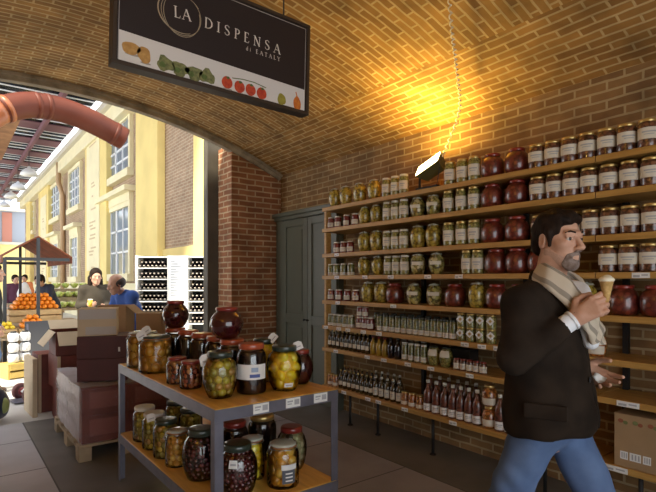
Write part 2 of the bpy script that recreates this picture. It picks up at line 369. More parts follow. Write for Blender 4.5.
M['c_gold'] = mat('golden_oil', (0.45, 0.27, 0.03), 0.15, coat=1, var=.3, vs=20)
M['c_black'] = mat('black_vinegar', (0.018, 0.012, 0.016), 0.1, coat=1)
M['c_green'] = lumps('green_pesto', [(0.20, 0.20, 0.05), (0.15, 0.17, 0.04), (0.26, 0.22, 0.07)], 70)
M['c_orange'] = lumps('orange_slices', [(0.50, 0.19, 0.04), (0.38, 0.12, 0.03), (0.55, 0.26, 0.06)], 50)
M['c_sauce'] = lumps('tomato_sauce', [(0.20, 0.06, 0.035), (0.13, 0.035, 0.022)], 40)
M['lid_gold'] = mat('gold_lid', (0.62, 0.45, 0.17), 0.3, metal=0.75)
M['lid_white'] = mat('white_lid', (0.72, 0.70, 0.62), 0.4)
M['lid_red'] = mat('red_lid', (0.26, 0.028, 0.02), 0.3, coat=.6)
M['lid_dark'] = mat('dark_lid', (0.035, 0.045, 0.035), 0.35, coat=.5)
M['lid_glass'] = mat('glass_lid', (0.50, 0.52, 0.44), 0.12, coat=1)
M['wire'] = mat('clip_wire', (0.5, 0.5, 0.48), 0.3, metal=1)
def label_band(mb, prof, z0, z1, a0, a1, m, seg=12, off=.0012):
    def rad(z):
        for (r0, y0), (r1, y1) in zip(prof, prof[1:]):
            if y0 <= z <= y1 and y1 > y0: return r0+(r1-r0)*(z-y0)/(y1-y0)
        return prof[-1][0]
    zs = [z0+(z1-z0)*i/3 for i in range(4)]
    for s in (0,):
        rows = [[Vector(((rad(z)+off)*math.cos(a0+(a1-a0)*k/seg), (rad(z)+off)*math.sin(a0+(a1-a0)*k/seg), z)) for k in range(seg+1)] for z in zs]
        mb.sheet(rows, m)
def jar_maker(name, cat, prof, content, lid, lidprof, label=None, seg=18, clip=False, neck=None, lab_m=('cream', 'greyink'), text=True):
    """prof: glass with its contents; lidprof: the cap; label: (z0, z1, half angle)"""
    def mk():
        o = thing(name, '', cat)
        b = MB().lathe(prof, seg).build('glass_body', content, o)
        l = MB().lathe(lidprof, seg).build('lid', lid, o)
        if clip:
            r = lidprof[0][0]+.006; z = lidprof[0][1]
            mb = MB(); mb.tube([(r*math.cos(t), r*math.sin(t), z) for t in [2*PI*k/16 for k in range(16)]], .0022, 5, closed=True)
            mb.tube([(-r, 0, z), (-r-.012, 0, z-.02), (-r-.006, 0, z-.04)], .0022, 5); mb.build('wire_clip', 'wire', o)
        if label:
            z0, z1, ha = label; mb = MB(); label_band(mb, prof, z0, z1, PI-ha, PI+ha, 0)
            if text:
                zm = z0+(z1-z0)*.62; hh = (z1-z0)*.06
                label_band(mb, prof, zm-hh, zm+hh, PI-ha*.5, PI+ha*.5, 1, 6, .002); label_band(mb, prof, zm-hh*4.2, zm-hh*3, PI-ha*.35, PI+ha*.35, 1, 6, .002)
            mb.build('label', list(lab_m), o)
        return o
    return Kind(mk)
def scaleprof(p, r, h): return [(a*r, b*h) for a, b in p]
BELLY = [(.62, 0), (.70, .02), (.86, .2), (.98, .42), (1.0, .58), (.92, .72), (.70, .83), (.60, .87), (.60, .90)]
CAPB = [(.64, .90), (.66, .91), (.66, .94), (.5, .965), (.22, .975), (.2, 1.0)]
STRAIGHT = [(.90, 0), (.98, .015), (1.0, .05), (1.0, .78), (.93, .85), (.84, .88), (.84, .895)]
CAPS = [(.88, .895), (.90, .90), (.90, .985), (.86, 1.0)]
ROUND = [(.66, 0), (.82, .03), (.97, .2), (1.0, .42), (.97, .62), (.82, .78), (.62, .85), (.60, .88)]
CAPR = [(.64, .88), (.66, .89), (.66, .985), (.62, 1.0)]
BOTTLE = [(.9, 0), (1, .02), (1, .55), (.9, .64), (.5, .74), (.38, .78), (.36, .90)]
CAPO = [(.42, .90), (.42, .99), (.38, 1.0)]
def K(name, cat, sh, cap, r, h, content, lid, label=None, **kw):
    p = scaleprof(sh, r, h); c = scaleprof(cap, r, h)
    if label: label = (label[0]*h, label[1]*h, label[2])
    k = jar_maker(name, cat, p, content, lid, c, label, **kw); k.r = r; k.h = h; return k
KD = {
 'Y': (K('pickle_jar', 'jar', BELLY, CAPB, .074, .215, 'c_yellow', 'lid_glass', clip=True), 'yellow-green pot-bellied pickle jar'),
 'N': (K('pickle_jar', 'jar', BELLY, CAPB, .072, .20, 'c_mixed', 'lid_glass', (.44, .60, .8), clip=True, text=False), 'pale mixed-pickle jar with slim label'),
 'W': (K('preserve_jar', 'jar', STRAIGHT, CAPS, .045, .185, 'c_olive', 'lid_white', (.22, .66, 1.35)), 'straight jar with big white label'),
 'V': (K('preserve_jar', 'jar', STRAIGHT, CAPS, .050, .20, 'c_olive', 'lid_gold', (.2, .66, 1.35)), 'gold-lidded olive jar with white label'),
 'R': (K('cherry_jar', 'jar', ROUND, CAPR, .092, .195, 'c_red', 'lid_red'), 'big round dark-red cherry jar'),
 'B': (K('preserve_jar', 'jar', STRAIGHT, CAPS, .060, .178, 'c_brown', 'lid_gold', (.28, .68, 1.3)), 'brown-red preserve jar with cream label'),
 'j': (K('jam_jar', 'jar', STRAIGHT, CAPS, .040, .125, 'c_jam', 'lid_white', (.12, .5, 1.2), seg=14), 'small red jam jar'),
 'g': (K('pesto_jar', 'jar', STRAIGHT, CAPS, .040, .130, 'c_green', 'lid_white', (.02, .26, 1.5), seg=14), 'small green pesto jar'),
 't': (K('pesto_jar', 'jar', STRAIGHT, CAPS, .034, .165, 'c_green', 'lid_dark', (.06, .32, 1.5), seg=14), 'tall white-footed green pesto jar'),
 'd': (K('oil_bottle', 'bottle', BOTTLE, CAPO, .028, .20, 'c_oil', 'lid_gold', (.18, .4, .9), seg=12, text=False), 'slim dark oil bottle'),
 'G': (K('oil_bottle', 'bottle', BOTTLE, CAPO, .033, .19, 'c_gold', 'lid_red', seg=12), 'golden oil bottle'),
 'k': (K('vinegar_bottle', 'bottle', BOTTLE, CAPO, .034, .20, 'c_black', 'lid_dark', seg=12), 'black vinegar bottle'),
 'l': (K('oil_bottle', 'bottle', STRAIGHT, CAPS, .031, .17, 'c_green', 'lid_white', (.08, .34, 1.4), seg=12), 'green white-footed oil jar'),
 'C': (K('oil_flask', 'bottle', BELLY, CAPB, .060, .175, 'c_olive', 'lid_dark', (.5, .82, .8), text=False), 'squat white-labelled oil flask'),
 's': (K('spice_jar', 'jar', STRAIGHT, CAPS, .030, .095, 'c_brown', 'lid_red', (.1, .62, 1.4), seg=12), 'little cream-labelled spice jar'),
 'o': (K('peach_jar', 'jar', STRAIGHT, CAPS, .038, .13, 'c_orange', 'lid_gold', (.1, .35, 1.2), seg=14, text=False), 'small orange preserve jar'),
 'p': (K('oil_bottle', 'bottle', BOTTLE, CAPO, .031, .215, 'c_oil', 'lid_white', (.12, .48, 1.0), seg=12), 'pale-labelled dark oil bottle'),
 'b': (K('sauce_bottle', 'bottle', BOTTLE, CAPO, .040, .285, 'c_sauce', 'lid_white', (.05, .27, 1.3), seg=12, lab_m=('white', 'greyink')), 'tall white-footed sauce bottle'),
 'q': (K('peach_jar', 'jar', ROUND, CAPR, .062, .17, 'c_orange', 'lid_gold', (.1, .42, 1.0), text=False), 'squat orange peach jar'),
}
def tag_jar():
    o = thing('tagged_jar', '', 'jar')
    p = scaleprof(STRAIGHT, .040, .115); MB().lathe(p, 14).build('glass_body', 'c_olive', o); MB().lathe(scaleprof(CAPS, .040, .115), 14).build('lid', 'lid_gold', o)
    T = Matrix.Translation((-.044, 0, .066)) @ Matrix.Rotation(-PI/2, 4, 'Y') @ Matrix.Rotation(PI/4, 4, 'Z')
    mb = MB(); mb.prism([(-.024, -.024), (.024, -.024), (.024, .024), (-.024, .024)], .002, T, 0); mb.prism([(-.010, -.010), (.010, -.010), (.010, .010), (-.010, .010)], .003, T, 1)
    mb.build('hang_tag', ['white', 'lid_gold'], o); return o
KT = Kind(tag_jar); KT.r = .047; KT.h = .115; KD['T'] = (KT, 'olive jar with white diamond tag')

def seq(code, u0, u1, n): return [(code, u0+(u1-u0)*i/(max(1, n-1))) for i in range(n)]
ROWS = [
 [('Y', 332.6), ('Y', 346), ('Y', 360), ('Y', 374.5)] + seq('W', 386.5, 404, 3) + seq('V', 450, 475, 3) + [('R', 492), ('R', 517)] + [('B', x) for x in (537.5, 553.5, 570, 587, 607, 627, 648)],
 seq('j', 329.5, 355.5, 4) + [('Y', 364.5), ('Y', 376.5)] + seq('W', 387.3, 404, 3) + [('N', 417.5), ('N', 433.5)] + seq('V', 448.6, 474, 3) + [('R', 492), ('R', 517)] + [('B', x) for x in (538, 555, 572, 589, 609, 630, 651)],
 seq('j', 337, 350.5, 3) + [('Y', 364.5), ('Y', 377)] + seq('W', 387.3, 404, 3) + [('Y', 418), ('Y', 433.5)] + seq('V', 449, 474.6, 3) + [('R', 492), ('R', 517)] + [('B', x) for x in (540, 557, 573, 591.6, 609, 630, 651)],
 seq('g', 329.5, 351, 4) + [('Y', 364), ('Y', 378)] + seq('W', 388.3, 405, 3) + [('N', 418), ('N', 436.5)] + [('V', 468.5), ('V', 479)] + [('R', 496), ('R', 517), ('R', 538)] + [('B', x) for x in (610.6, 628, 649)],
 seq('j', 330.5, 356, 4) + [('Y', 368), ('Y', 381), ('R', 395), ('N', 414), ('N', 434.4), ('R', 455), ('Y', 477), ('R', 497), ('R', 520), ('Y', 586), ('R', 626), ('R', 654)],
 seq('g', 330.5, 351, 5) + seq('j', 360, 371, 3) + seq('t', 380, 454, 13) + [('T', x) for x in (462, 469.5, 477.5, 487)] + [('q', 597)],
 seq('d', 330, 368, 10) + seq('G', 373, 385, 3) + seq('k', 391, 398, 2) + seq('l', 405, 424, 4) + [('C', 434), ('C', 446)] + seq('s', 457, 483, 5),
 seq('o', 330, 336, 2) + seq('d', 341, 371, 8) + seq('p', 376, 399, 5) + seq('o', 405, 420, 3) + seq('b', 428, 478, 7) + [('q', 487.5)] + [('b', 500), ('b', 510)],
]
BACK = {5: seq('t', 377, 454, 10), 6: seq('d', 332, 370, 8) + seq('l', 404, 424, 4), 7: seq('d', 338, 372, 8) + seq('p', 376, 400, 5) + seq('b', 431, 476, 6)}
def spread(items, x_off):
    """places along the shelf, cupboard end first, pushed apart until they only just clear each other"""
    out = []
    for code, u in items:
        k = KD[code][0]; x = XF + (x_off if x_off else .018 + max(k.r, .045)); out.append([code, k, x, Yat(u, x)])
    for _ in range(200):
        for p, q in zip(out, out[1:]):
            need = p[1].r + q[1].r + .003 - (p[3]-q[3])
            if need > 0: p[3] += need/2; q[3] -= need/2
    over = out[0][3] + out[0][1].r - (YS1-.05)
    if over > 0:
        out[0][3] -= over
        for p, q in zip(out, out[1:]):
            need = p[1].r + q[1].r + .003 - (p[3]-q[3])
            if need > 0: q[3] -= need
    return out
CLEAR = [9] + [SH[i-1]-TH-SH[i]-.006 for i in range(1, 8)]
for rank, RR in (('front', dict(enumerate(ROWS))), ('back', BACK)):
    for i, row in RR.items():
        for n, (code, k, x, y) in enumerate(spread(row, 0 if rank == 'front' else .27)):
            rk = f"{rank} rank, " if i in BACK else ''
            lab = f"{KD[code][1]}, {ORD[n]} from cupboard end, {rk}{SNAME[i]}"
            if len(lab.split()) > 16: lab = lab.replace(" shelf down", " shelf").replace("from cupboard end", "from left").replace(" with ", ", ")
            o = k.put((x, y, SH[i]+.0005), random.uniform(-.2, .2) + .38, lab, f"jars and bottles on the {SNAME[i]}")
            f = min(1, CLEAR[i]/k.h); o.scale = (f, f, f); k.pos = getattr(k, 'pos', {}); k.pos[(i, round(y, 4))] = (x, y, f)
# second layers standing on the lids of the first
def stack_on(i, code, low, last):
    k, desc = KD[code]; kl = KD[low][0]; spots = sorted([(p, v) for p, v in kl.pos.items() if p[0] == i], key=lambda t: -t[0][1])[:last]
    for n, (p, (x, y, f)) in enumerate(spots):
        o = k.put((x, y, SH[i]+kl.h*f+.001), .38, f"{desc} stacked on another, {ORD[n]} from cupboard end, {SNAME[i]}", f"jars stacked on the {SNAME[i]}"); f2 = min(1, (CLEAR[i]-kl.h*f-.003)/k.h); o.scale = (f2, f2, f2)
stack_on(5, 'j', 'j', 2); stack_on(5, 'T', 'T', 4); stack_on(7, 'q', 'q', 1)
# dark gift box beside the flasks
g = thing('gift_box', 'black gift box with wooden lid behind the little spice jars, seventh shelf down', 'box', (XF+.25, Yat(462, XF+.25), SH[6]+.0005))
MB().box(-.06, .06, -.13, .13, 0, .14).build('carton', mat('black_carton', (.02, .02, .022), .4), g, bevel=.003); MB().box(-.062, .062, -.132, .132, .1402, .15).build('lid', 'darksteel', g, bevel=.002)
# cardboard box standing on the lowest board near the man
bx = thing('carton_box', 'closed cardboard carton with printed fruit band on the lowest shelf beside the man', 'box', (0, 0, 0))
ya, yb = Yat(614, XF+.012), 0.90
zb = SH[7]+.0005; hb = .335
mb = MB(); mb.box(XF+.012, XF+.30, yb, ya, zb, zb+hb-.004); mb.build('carton', 'card', bx, bevel=.004)
mb = MB(); ymid = (ya+yb)/2; mb.box(XF+.012, XF+.30, ymid+.002, ya, zb+hb-.0038, zb+hb); mb.box(XF+.012, XF+.30, yb, ymid-.002, zb+hb-.0038, zb+hb); mb.build('flap', 'card', bx)
M['fruitprint'] = lumps('printed_fruit_band', [(.30, .13, .07), (.22, .20, .07), (.40, .28, .14), (.42, .28, .15)], 26, coat=0)
mb = MB(); xx = XF+.011
pm = [mat('print_red', (.30, .10, .05), .8), mat('print_green', (.18, .20, .07), .8)]
for k in range(6):
    yy = ya-.04-k*.085; mb = MB(); mb.ball((xx, yy, zb+hb-.045), (.0015, .016, .013), k % 2); mb.ball((xx, yy-.028, zb+hb-.052), (.0015, .014, .012), (k+1) % 2); mb.build('printed_fruit', pm, bx)
mb = MB()
for yy, ww in ((ya-.06, .045), (ya-.125, .065), (ya-.19, .045)):
    mb.box(xx-.0006, xx+.0015, yy-ww/2, yy+ww/2, zb+.05, zb+.10, 0)
    for q in range(3): mb.box(xx-.0012, xx, yy-ww*.38+q*ww*.28, yy-ww*.24+q*ww*.28, zb+.058, zb+.092, 1)
mb.build('printed_label', ['white', 'greyink'], bx)

# ---------------------------------------------------------------- floodlight on the top shelf, its coiled cord, and its light
xl = 3.42; yl = Yat(428, xl); zl = SH[0]
fl = thing('floodlight', 'glowing floodlight tilted up on the top shelf between jars, on a coiled white cord', 'lamp', (xl, yl, zl+.0005))
Tf = Matrix.Translation((0, 0, .215)) @ Matrix.Rotation(math.radians(-20), 4, 'X') @ Matrix.Rotation(math.radians(-50), 4, 'Y')
M['olive'] = mat('olive_housing', (.10, .09, .03), .45)
mb = MB(); mb.add([Tf @ Vector(p) for p in [(-.05, -.10, -.12), (.05, -.10, -.12), (.05, .10, -.12), (-.05, .10, -.12), (-.075, -.14, 0), (.075, -.14, 0), (.075, .14, 0), (-.075, .14, 0)]], [(3,2,1,0), (0,1,5,4), (1,2,6,5), (2,3,7,6), (3,0,4,7), (4,5,6,7)])
mb.build('housing', 'olive', fl, bevel=.006)
mb = MB(); mb.box(-.066, .066, -.132, .132, .0005, .006, 0, Tf); mb.build('lens', mat('lit_lens', (1, .95, .7), .3, emit=(1.0, .82, .38), es=14), fl)
mb = MB(); mb.bar(Tf @ Vector((0, -.13, -.03)), (0, -.10, .012), .02, .006); mb.bar(Tf @ Vector((0, .13, -.03)), (0, .10, .012), .02, .006); mb.box(-.03, .03, -.12, .12, 0, .012); mb.build('bracket', 'darksteel', fl)
ends = [Tf @ Vector((.02, -.138, -.03)) + Vector((xl, yl, zl)), atD(459, 112, 4.2), atD(457, 72, 3.78), atD(452, 32, 3.46), atD(448, 6, 3.2)]; ends[-1].z = vz(ends[-1].x)-.002
pts = []; N = 260
for i in range(N+1):
    t = i/N*(len(ends)-1); j = min(int(t), len(ends)-2); f = t-j
    P = [ends[max(j-1, 0)], ends[j], ends[j+1], ends[min(j+2, len(ends)-1)]]
    c = 0.5*((2*P[1]) + (P[2]-P[0])*f + (2*P[0]-5*P[1]+4*P[2]-P[3])*f*f + (3*P[1]-P[0]-3*P[2]+P[3])*f**3)
    a = i*0.75; e = .011 if 4 < i < N-4 else 0
    pts.append(c + RT*(e*math.cos(a)) + FW*(e*math.sin(a)) - Vector((xl, yl, zl)))
MB().tube(pts, .0050, 5).build('cord', mat('cord_white', (.80, .74, .60), .5), fl)
ld = bpy.data.lights.new('floodlight_beam', 'AREA'); lo = bpy.data.objects.new('floodlight_beam', ld); COL.objects.link(lo)
ld.shape = 'RECTANGLE'; ld.size = .13; ld.size_y = .24; ld.energy = 25; ld.color = (1.0, .64, .12)
lo.location = Vector((xl, yl, zl)) + Tf @ Vector((.05, 0, .03)); lo.rotation_euler = Vector((-.15, -.05, 1)).to_track_quat('-Z', 'Y').to_euler()
tag(lo, kind='helper')
# added fill: unseen copy of the lamp on the left wall, warming the vault
f2 = thing('floodlight', 'added fill floodlight, unseen, high on the left brick wall, shining up at the vault', 'lamp', (XL+.14, .9, 2.3))
for ch in list(fl.children):
    if ch.name.split('.')[0] in ('housing', 'lens', 'bracket'):
        c = ch.copy(); COL.objects.link(c); c.parent = f2
f2.rotation_euler = (0, 0, PI)
MB().box(-.10, .139, -.05, .05, -.04, 0).build('wall_arm', 'darksteel', f2)
fill_light = lo.copy(); fill_light.data = ld.copy(); fill_light.data.energy = 30; COL.objects.link(fill_light); fill_light.location = (XL+.30, .9, 2.62); fill_light.rotation_euler = Vector((.25, .12, 1)).to_track_quat('-Z', 'Y').to_euler()  # added warm fill, bounced off the left side of the vault
# ---------------------------------------------------------------- hanging sign
SY = 2.80
def sg(u, v): return atY(u, v, SY)
TL, TR, BR, BL = sg(114, -52), sg(309.5, 27), sg(308, 117.5), sg(111.5, 62.5)
EX = (TR-TL).normalized(); EZ = (TL-BL); EZ = (EZ-EX*EZ.dot(EX)).normalized(); EYn = EX.cross(EZ)   # EYn points away from the viewer side? fixed below
if EYn.y > 0: NRM = -EYn
else: NRM = EYn
SW = ((TR-TL).length+(BR-BL).length)/2; SHH = ((TL-BL).length+(TR-BR).length)/2
sign = thing('hanging_sign', 'black and white shop sign hung under the vault with name and vegetables', 'sign', BL)
MS = Matrix(((EX.x, EZ.x, NRM.x, 0), (EX.y, EZ.y, NRM.y, 0), (EX.z, EZ.z, NRM.z, 0), (0, 0, 0, 1)))   # local x right, y up, z towards the viewer
def sp(u, v):
    """photo pixel on the sign face -> sign coordinates"""
    d = ray(u, v); t = (BL-O).dot(NRM)/d.dot(NRM); p = O+d*t-BL; return p.dot(EX), p.dot(EZ)
fr = .022
mb = MB()
for a, b, c, d in ((0, SW, 0, fr), (0, SW, SHH-fr, SHH), (0, fr, fr, SHH-fr), (SW-fr, SW, fr, SHH-fr)): mb.box(a, b, c, d, -.07, .012, 0, MS)
mb.build('frame', mat('sign_frame', (.045, .03, .02), .5), sign, bevel=.003)
MB().box(fr, SW-fr, fr, SHH-fr, -.06, 0, 0, MS).build('black_panel', mat('sign_black', (.022, .016, .018), .5), sign)
mb = MB(); e = fr+.008
for a, b, c, d in ((e, SW-e, SHH-e-.004, SHH-e), (e, e+.004, e, SHH-e), (SW-e-.004, SW-e, e, SHH-e)): mb.box(a, b, c, d, .0002, .001, 0, MS)
mb.build('border_line', mat('sign_line', (.42, .40, .38), .6), sign)
yl0 = sp(117, 28.5)[1]; yr0 = sp(306, 90.5)[1]
mb = MB(); mb.prism([(e+.004, fr+.006), (SW-e-.004, fr+.006), (SW-e-.004, yr0), (e+.004, yl0)], .0012, MS); mb.build('white_band', mat('sign_white', (.74, .73, .73), .6), sign)
# serif capitals from strokes -------------------------------------------------
def stroke(mb, pts, w, z=.0012):
    """thick polyline, w one width or a list"""
    n = len(pts); ws = w if isinstance(w, list) else [w]*n; L = []; R = []
    for i in range(n):
        a = Vector(pts[max(i-1, 0)]); b = Vector(pts[min(i+1, n-1)]); d = (b-a).normalized(); nn = Vector((-d.y, d.x)); p = Vector(pts[i])
        L.append(p+nn*ws[i]/2); R.append(p-nn*ws[i]/2)
    for i in range(n-1):
        mb.prism([tuple(R[i]), tuple(R[i+1]), tuple(L[i+1]), tuple(L[i])], z, MS)
def glyph(ch):
    T, t = .13, .05
    sf = lambda x, y, k=.16: ([(x-k, y), (x+k, y)], .045)
    if ch == 'L': return .62, [([(.16, 0), (.16, 1)], T), ([(.04, 0), (.56, 0)], t), ([(.56, 0), (.6, .22)], t), sf(.16, 1)]
    if ch == 'A': return .86, [([(.08, 0), (.42, 1)], t), ([(.42, 1), (.78, 0)], T), ([(.2, .36), (.64, .36)], t), sf(.08, 0, .12), sf(.78, 0, .13)]
    if ch == 'D': return .86, [([(.16, 0), (.16, 1)], T), ([(.05, 1), (.35, 1), (.6, .9), (.76, .68), (.78, .5), (.76, .32), (.6, .1), (.35, 0), (.05, 0)], [t, t, .08, T, T, T, .08, t, t])]
    if ch == 'I': return .34, [([(.16, 0), (.16, 1)], T), sf(.16, 1), sf(.16, 0)]
    if ch == 'S': return .62, [([(.5, .8), (.46, .95), (.28, 1), (.1, .9), (.08, .74), (.2, .6), (.4, .47), (.52, .32), (.5, .12), (.3, 0), (.1, .06), (.05, .24)], [t, t, t, .1, .11, T, T, .12, .1, t, t, t])]
    if ch == 'P': return .62, [([(.16, 0), (.16, 1)], T), ([(.05, 1), (.35, 1), (.52, .92), (.56, .76), (.5, .58), (.34, .5), (.16, .5)], [t, t, .1, T, .1, t, t]), sf(.16, 0)]
    if ch == 'E': return .64, [([(.16, 0), (.16, 1)], T), ([(.05, 1), (.52, 1), (.54, .82)], t), ([(.16, .52), (.44, .52)], t), ([(.05, 0), (.55, 0), (.6, .2)], t)]
    if ch == 'N': return .92, [([(.16, 0), (.16, 1)], t), ([(.16, 1), (.74, 0)], T), ([(.74, 0), (.74, 1)], t), sf(.16, 0, .12), sf(.74, 1, .12), ([(.03, 1), (.16, 1)], t)]
    if ch == 'T': return .72, [([(.35, 0), (.35, 1)], T), ([(.04, .82), (.05, 1), (.65, 1), (.66, .82)], t), sf(.35, 0)]
    if ch == 'Y': return .78, [([(.38, 0), (.38, .45), (.08, 1)], T), ([(.38, .45), (.70, 1)], t), sf(.38, 0), sf(.08, 1, .1), sf(.7, 1, .1)]
    if ch == 'd': return .56, [([(.44, 0), (.44, 1)], .1), ([(.44, .1), (.26, 0), (.1, .12), (.08, .32), (.16, .52), (.32, .56), (.44, .46)], .09)]
    if ch == 'i': return .26, [([(.12, 0), (.12, .55)], .11), ([(.12, .72), (.12, .84)], .13)]
    return .4, []
def write(txt, x, y, dx, dy, h, name, m, track):
    """from (x, y) along the direction (dx, dy)"""
    a = math.atan2(dy, dx); ca, sa = math.cos(a), math.sin(a); mb = MB(); px = 0
    for ch in txt:
        wd, st = glyph(ch)
        for pts, w in st:
            q = [(x+ca*(px+p[0]*h)-sa*p[1]*h, y+sa*(px+p[0]*h)+ca*p[1]*h) for p in pts]
            stroke(mb, q, [k*h for k in w] if isinstance(w, list) else w*h)
        px += wd*h + track*h
    return mb.build(name, m, sign)
M['sign_text'] = mat('sign_letter', (.78, .76, .72), .5)
x, y = sp(174, 16.5); x2, y2 = sp(193, 22); write('LA', x, y, x2-x, y2-y, .062, 'lettering', 'sign_text', .16)
x, y = sp(204.3, 27); x2, y2 = sp(281, 54.7)
hh = .060; tot = sum(glyph(c)[0] for c in 'DISPENSA')*hh; tr = (math.hypot(x2-x, y2-y)-tot)/(7.2*hh)
write('DISPENSA', x, y, x2-x, y2-y, hh, 'lettering', 'sign_text', tr)
x, y = sp(246, 50); x2, y2 = sp(280.5, 61.5); hh = .026; tot = sum(glyph(c)[0] for c in 'di EATALY')*hh; tr = (math.hypot(x2-x, y2-y)-tot)/(8.3*hh)
write('di EATALY', x, y, x2-x, y2-y, hh, 'lettering', 'sign_text', tr)
cx, cy = sp(181.5, 14.5); mb = MB()
for R1, R2, ox, oy, a0, a1, wd in ((.118, .118, 0, 0, 0, 2*PI, .006), (.130, .112, -.006, .004, .6, 5.2, .007), (.108, .124, .004, -.002, 2.6, 6.6, .006)):
    stroke(mb, [(cx+ox+R1*math.cos(a0+(a1-a0)*k/40), cy+oy+R2*math.sin(a0+(a1-a0)*k/40)) for k in range(41)], [wd*(.4+.6*math.sin(PI*k/40)) if a1 < 6.2 else wd*.5 for k in range(41)])
mb.build('ring_mark', mat('sign_ring', (.45, .38, .27), .5), sign)
# printed vegetables: flat prints on the white band
def blob(mb, x, y, rx, ry, m=0, rot=0, z=.0022, wob=.06, n=18):
    ph = random.random()*6
    pts = []
    for k in range(n):
        t = 2*PI*k/n; r = 1+wob*math.sin(3*t+ph)+wob*.6*math.sin(5*t+2*ph); a, b = rx*r*math.cos(t), ry*r*math.sin(t)
        pts.append((x+a*math.cos(rot)-b*math.sin(rot), y+a*math.sin(rot)+b*math.cos(rot)))
    mb.prism(pts, z, MS, m)
pc = {k: mat('print_'+k, c, .7, col2=c2, vs=40) for k, c, c2 in (('potato', (.60, .36, .12), (.45, .24, .07)), ('leafy', (.26, .27, .11), (.11, .13, .05)), ('tomato', (.62, .09, .03), (.45, .04, .02)), ('olive', (.40, .36, .06), (.28, .25, .04)), ('pepper', (.72, .24, .03), (.58, .14, .02)), ('stalk', (.12, .18, .05), (.08, .12, .03)), ('shade', (.40, .36, .32), (.34, .3, .26)))}
for (u, v, rx, ry, ro) in ((131, 48.5, .050, .034, .1), (144, 55, .036, .046, .3)):
    mb = MB(); x, y = sp(u, v); blob(mb, x, y, rx, ry, 0, ro); blob(mb, x+.01, y-ry*.95, rx*.8, .006, 1, 0, .0016); mb.build('printed_potato', [pc['potato'], pc['shade']], sign)
for (u, v) in ((165.5, 64), (180.5, 69.5), (194, 73.5), (207, 76.5)):
    mb = MB(); x, y = sp(u, v); blob(mb, x, y, .050, .042, 0, 0, wob=.16); blob(mb, x-.018, y-.008, .018, .016, 1, 0, .0026); mb.build('printed_artichoke', [pc['leafy'], pc['stalk']], sign)
for (u, v) in ((227, 82.5), (239.5, 87), (250.5, 90), (261.5, 93.5)):
    mb = MB(); x, y = sp(u, v); blob(mb, x, y, .036, .037, 0, 0, wob=.02); blob(mb, x+.005, y+.030, .012, .008, 1, 0, .0026); blob(mb, x+.006, y-.039, .03, .005, 2, 0, .0016); mb.build('printed_tomato', [pc['tomato'], pc['stalk'], pc['shade']], sign)
mb = MB(); stroke(mb, [sp(232, 78), sp(243, 79.5), sp(254, 82.5), sp(266, 88)], .005, .0026); mb.build('printed_vine', pc['stalk'], sign)
mb = MB(); x, y = sp(281.5, 99.5); blob(mb, x, y, .032, .038, 0); blob(mb, x+.004, y-.04, .03, .005, 1, 0, .0016); mb.build('printed_olive', [pc['olive'], pc['shade']], sign)
mb = MB(); x, y = sp(297, 103.5); blob(mb, x, y, .030, .046, 0, .1, wob=.05); stroke(mb, [(x, y+.04), (x-.012, y+.075)], .007, .0026); blob(mb, x+.004, y-.046, .026, .005, 2, 0, .0016); mb.build('printed_pepper', [pc['pepper'], pc['stalk'], pc['shade']], sign)
mb = MB()
for s in (.15, .85):
    p = MS @ Vector((SW*s, SHH-.004, -.03)); P = BL+p; mb.tube([p, Vector((p.x, p.y, vz(P.x)-BL.z+.002))], .005, 8)
mb.build('hanger', 'darksteel', sign)
# ---------------------------------------------------------------- display table
TX0, TX1, TY0, TY1, TZ, TL_ = 1.07, 1.86, 2.33, 4.08, 0.90, 0.36
tb = thing('display_table', 'two-tier steel-framed display table with honey wood tops, full of jars', 'table', ((TX0+TX1)/2, (TY0+TY1)/2, 0))
hx, hy = (TX1-TX0)/2, (TY1-TY0)/2
for nm_, z in (('tabletop', TZ), ('lower_shelf', TL_)):
    MB().box(-hx+.006, hx-.006, -hy+.006, hy-.006, z-.03, z).build(nm_, 'wood', tb, bevel=.003)
for z in (TZ-.004, TL_-.004):
    mb = MB(); h = .062
    mb.box(-hx, hx, -hy, -hy+.005, z-h, z); mb.box(-hx, hx, hy-.005, hy, z-h, z); mb.box(-hx, -hx+.005, -hy+.005, hy-.005, z-h, z); mb.box(hx-.005, hx, -hy+.005, hy-.005, z-h, z)
    mb.box(-hx+.005, hx-.005, -hy+.005, -hy+.04, z-h, z-h+.004); mb.box(-hx+.005, hx-.005, hy-.04, hy-.005, z-h, z-h+.004)
    mb.build('frame_rail', 'metal', tb)
for sx in (-1, 1):
    for sy in (-1, 1):
        mb = MB(); x = sx*(hx-.001); y = sy*(hy-.001); wq = .048*sx; wy = .048*sy
        for a, b in ((0, TL_-.067), (TL_+.0005, TZ-.067)):
            mb.box(min(x, x-wq), max(x, x-wq), min(y, y-.005*sy), max(y, y-.005*sy), a, b); mb.box(min(x, x-.005*sx), max(x, x-.005*sx), min(y-.005*sy, y-wy), max(y-.005*sy, y-wy), a, b)
        mb.build('leg', 'metal', tb)
def table_tag(u, wd=.095):
    x = atY(u, 405, TY0).x-(TX0+TX1)/2; z = TZ-.006; mb = MB()
    mb.box(x-wd/2, x+wd/2, -hy-.003, -hy-.0005, z-.052, z, 0)
    for a, b, c, d in ((-.40, -.02, .25, .42), (-.40, -.10, .55, .66), (.08, .42, .2, .75)): mb.box(x+a*wd, x+b*wd, -hy-.0037, -hy-.003, z-.052*d, z-.052*c, 1)
    mb.build('price_tag', ['white', 'greyink'], tb)
for u in (261, 293, 320.5): table_tag(u)

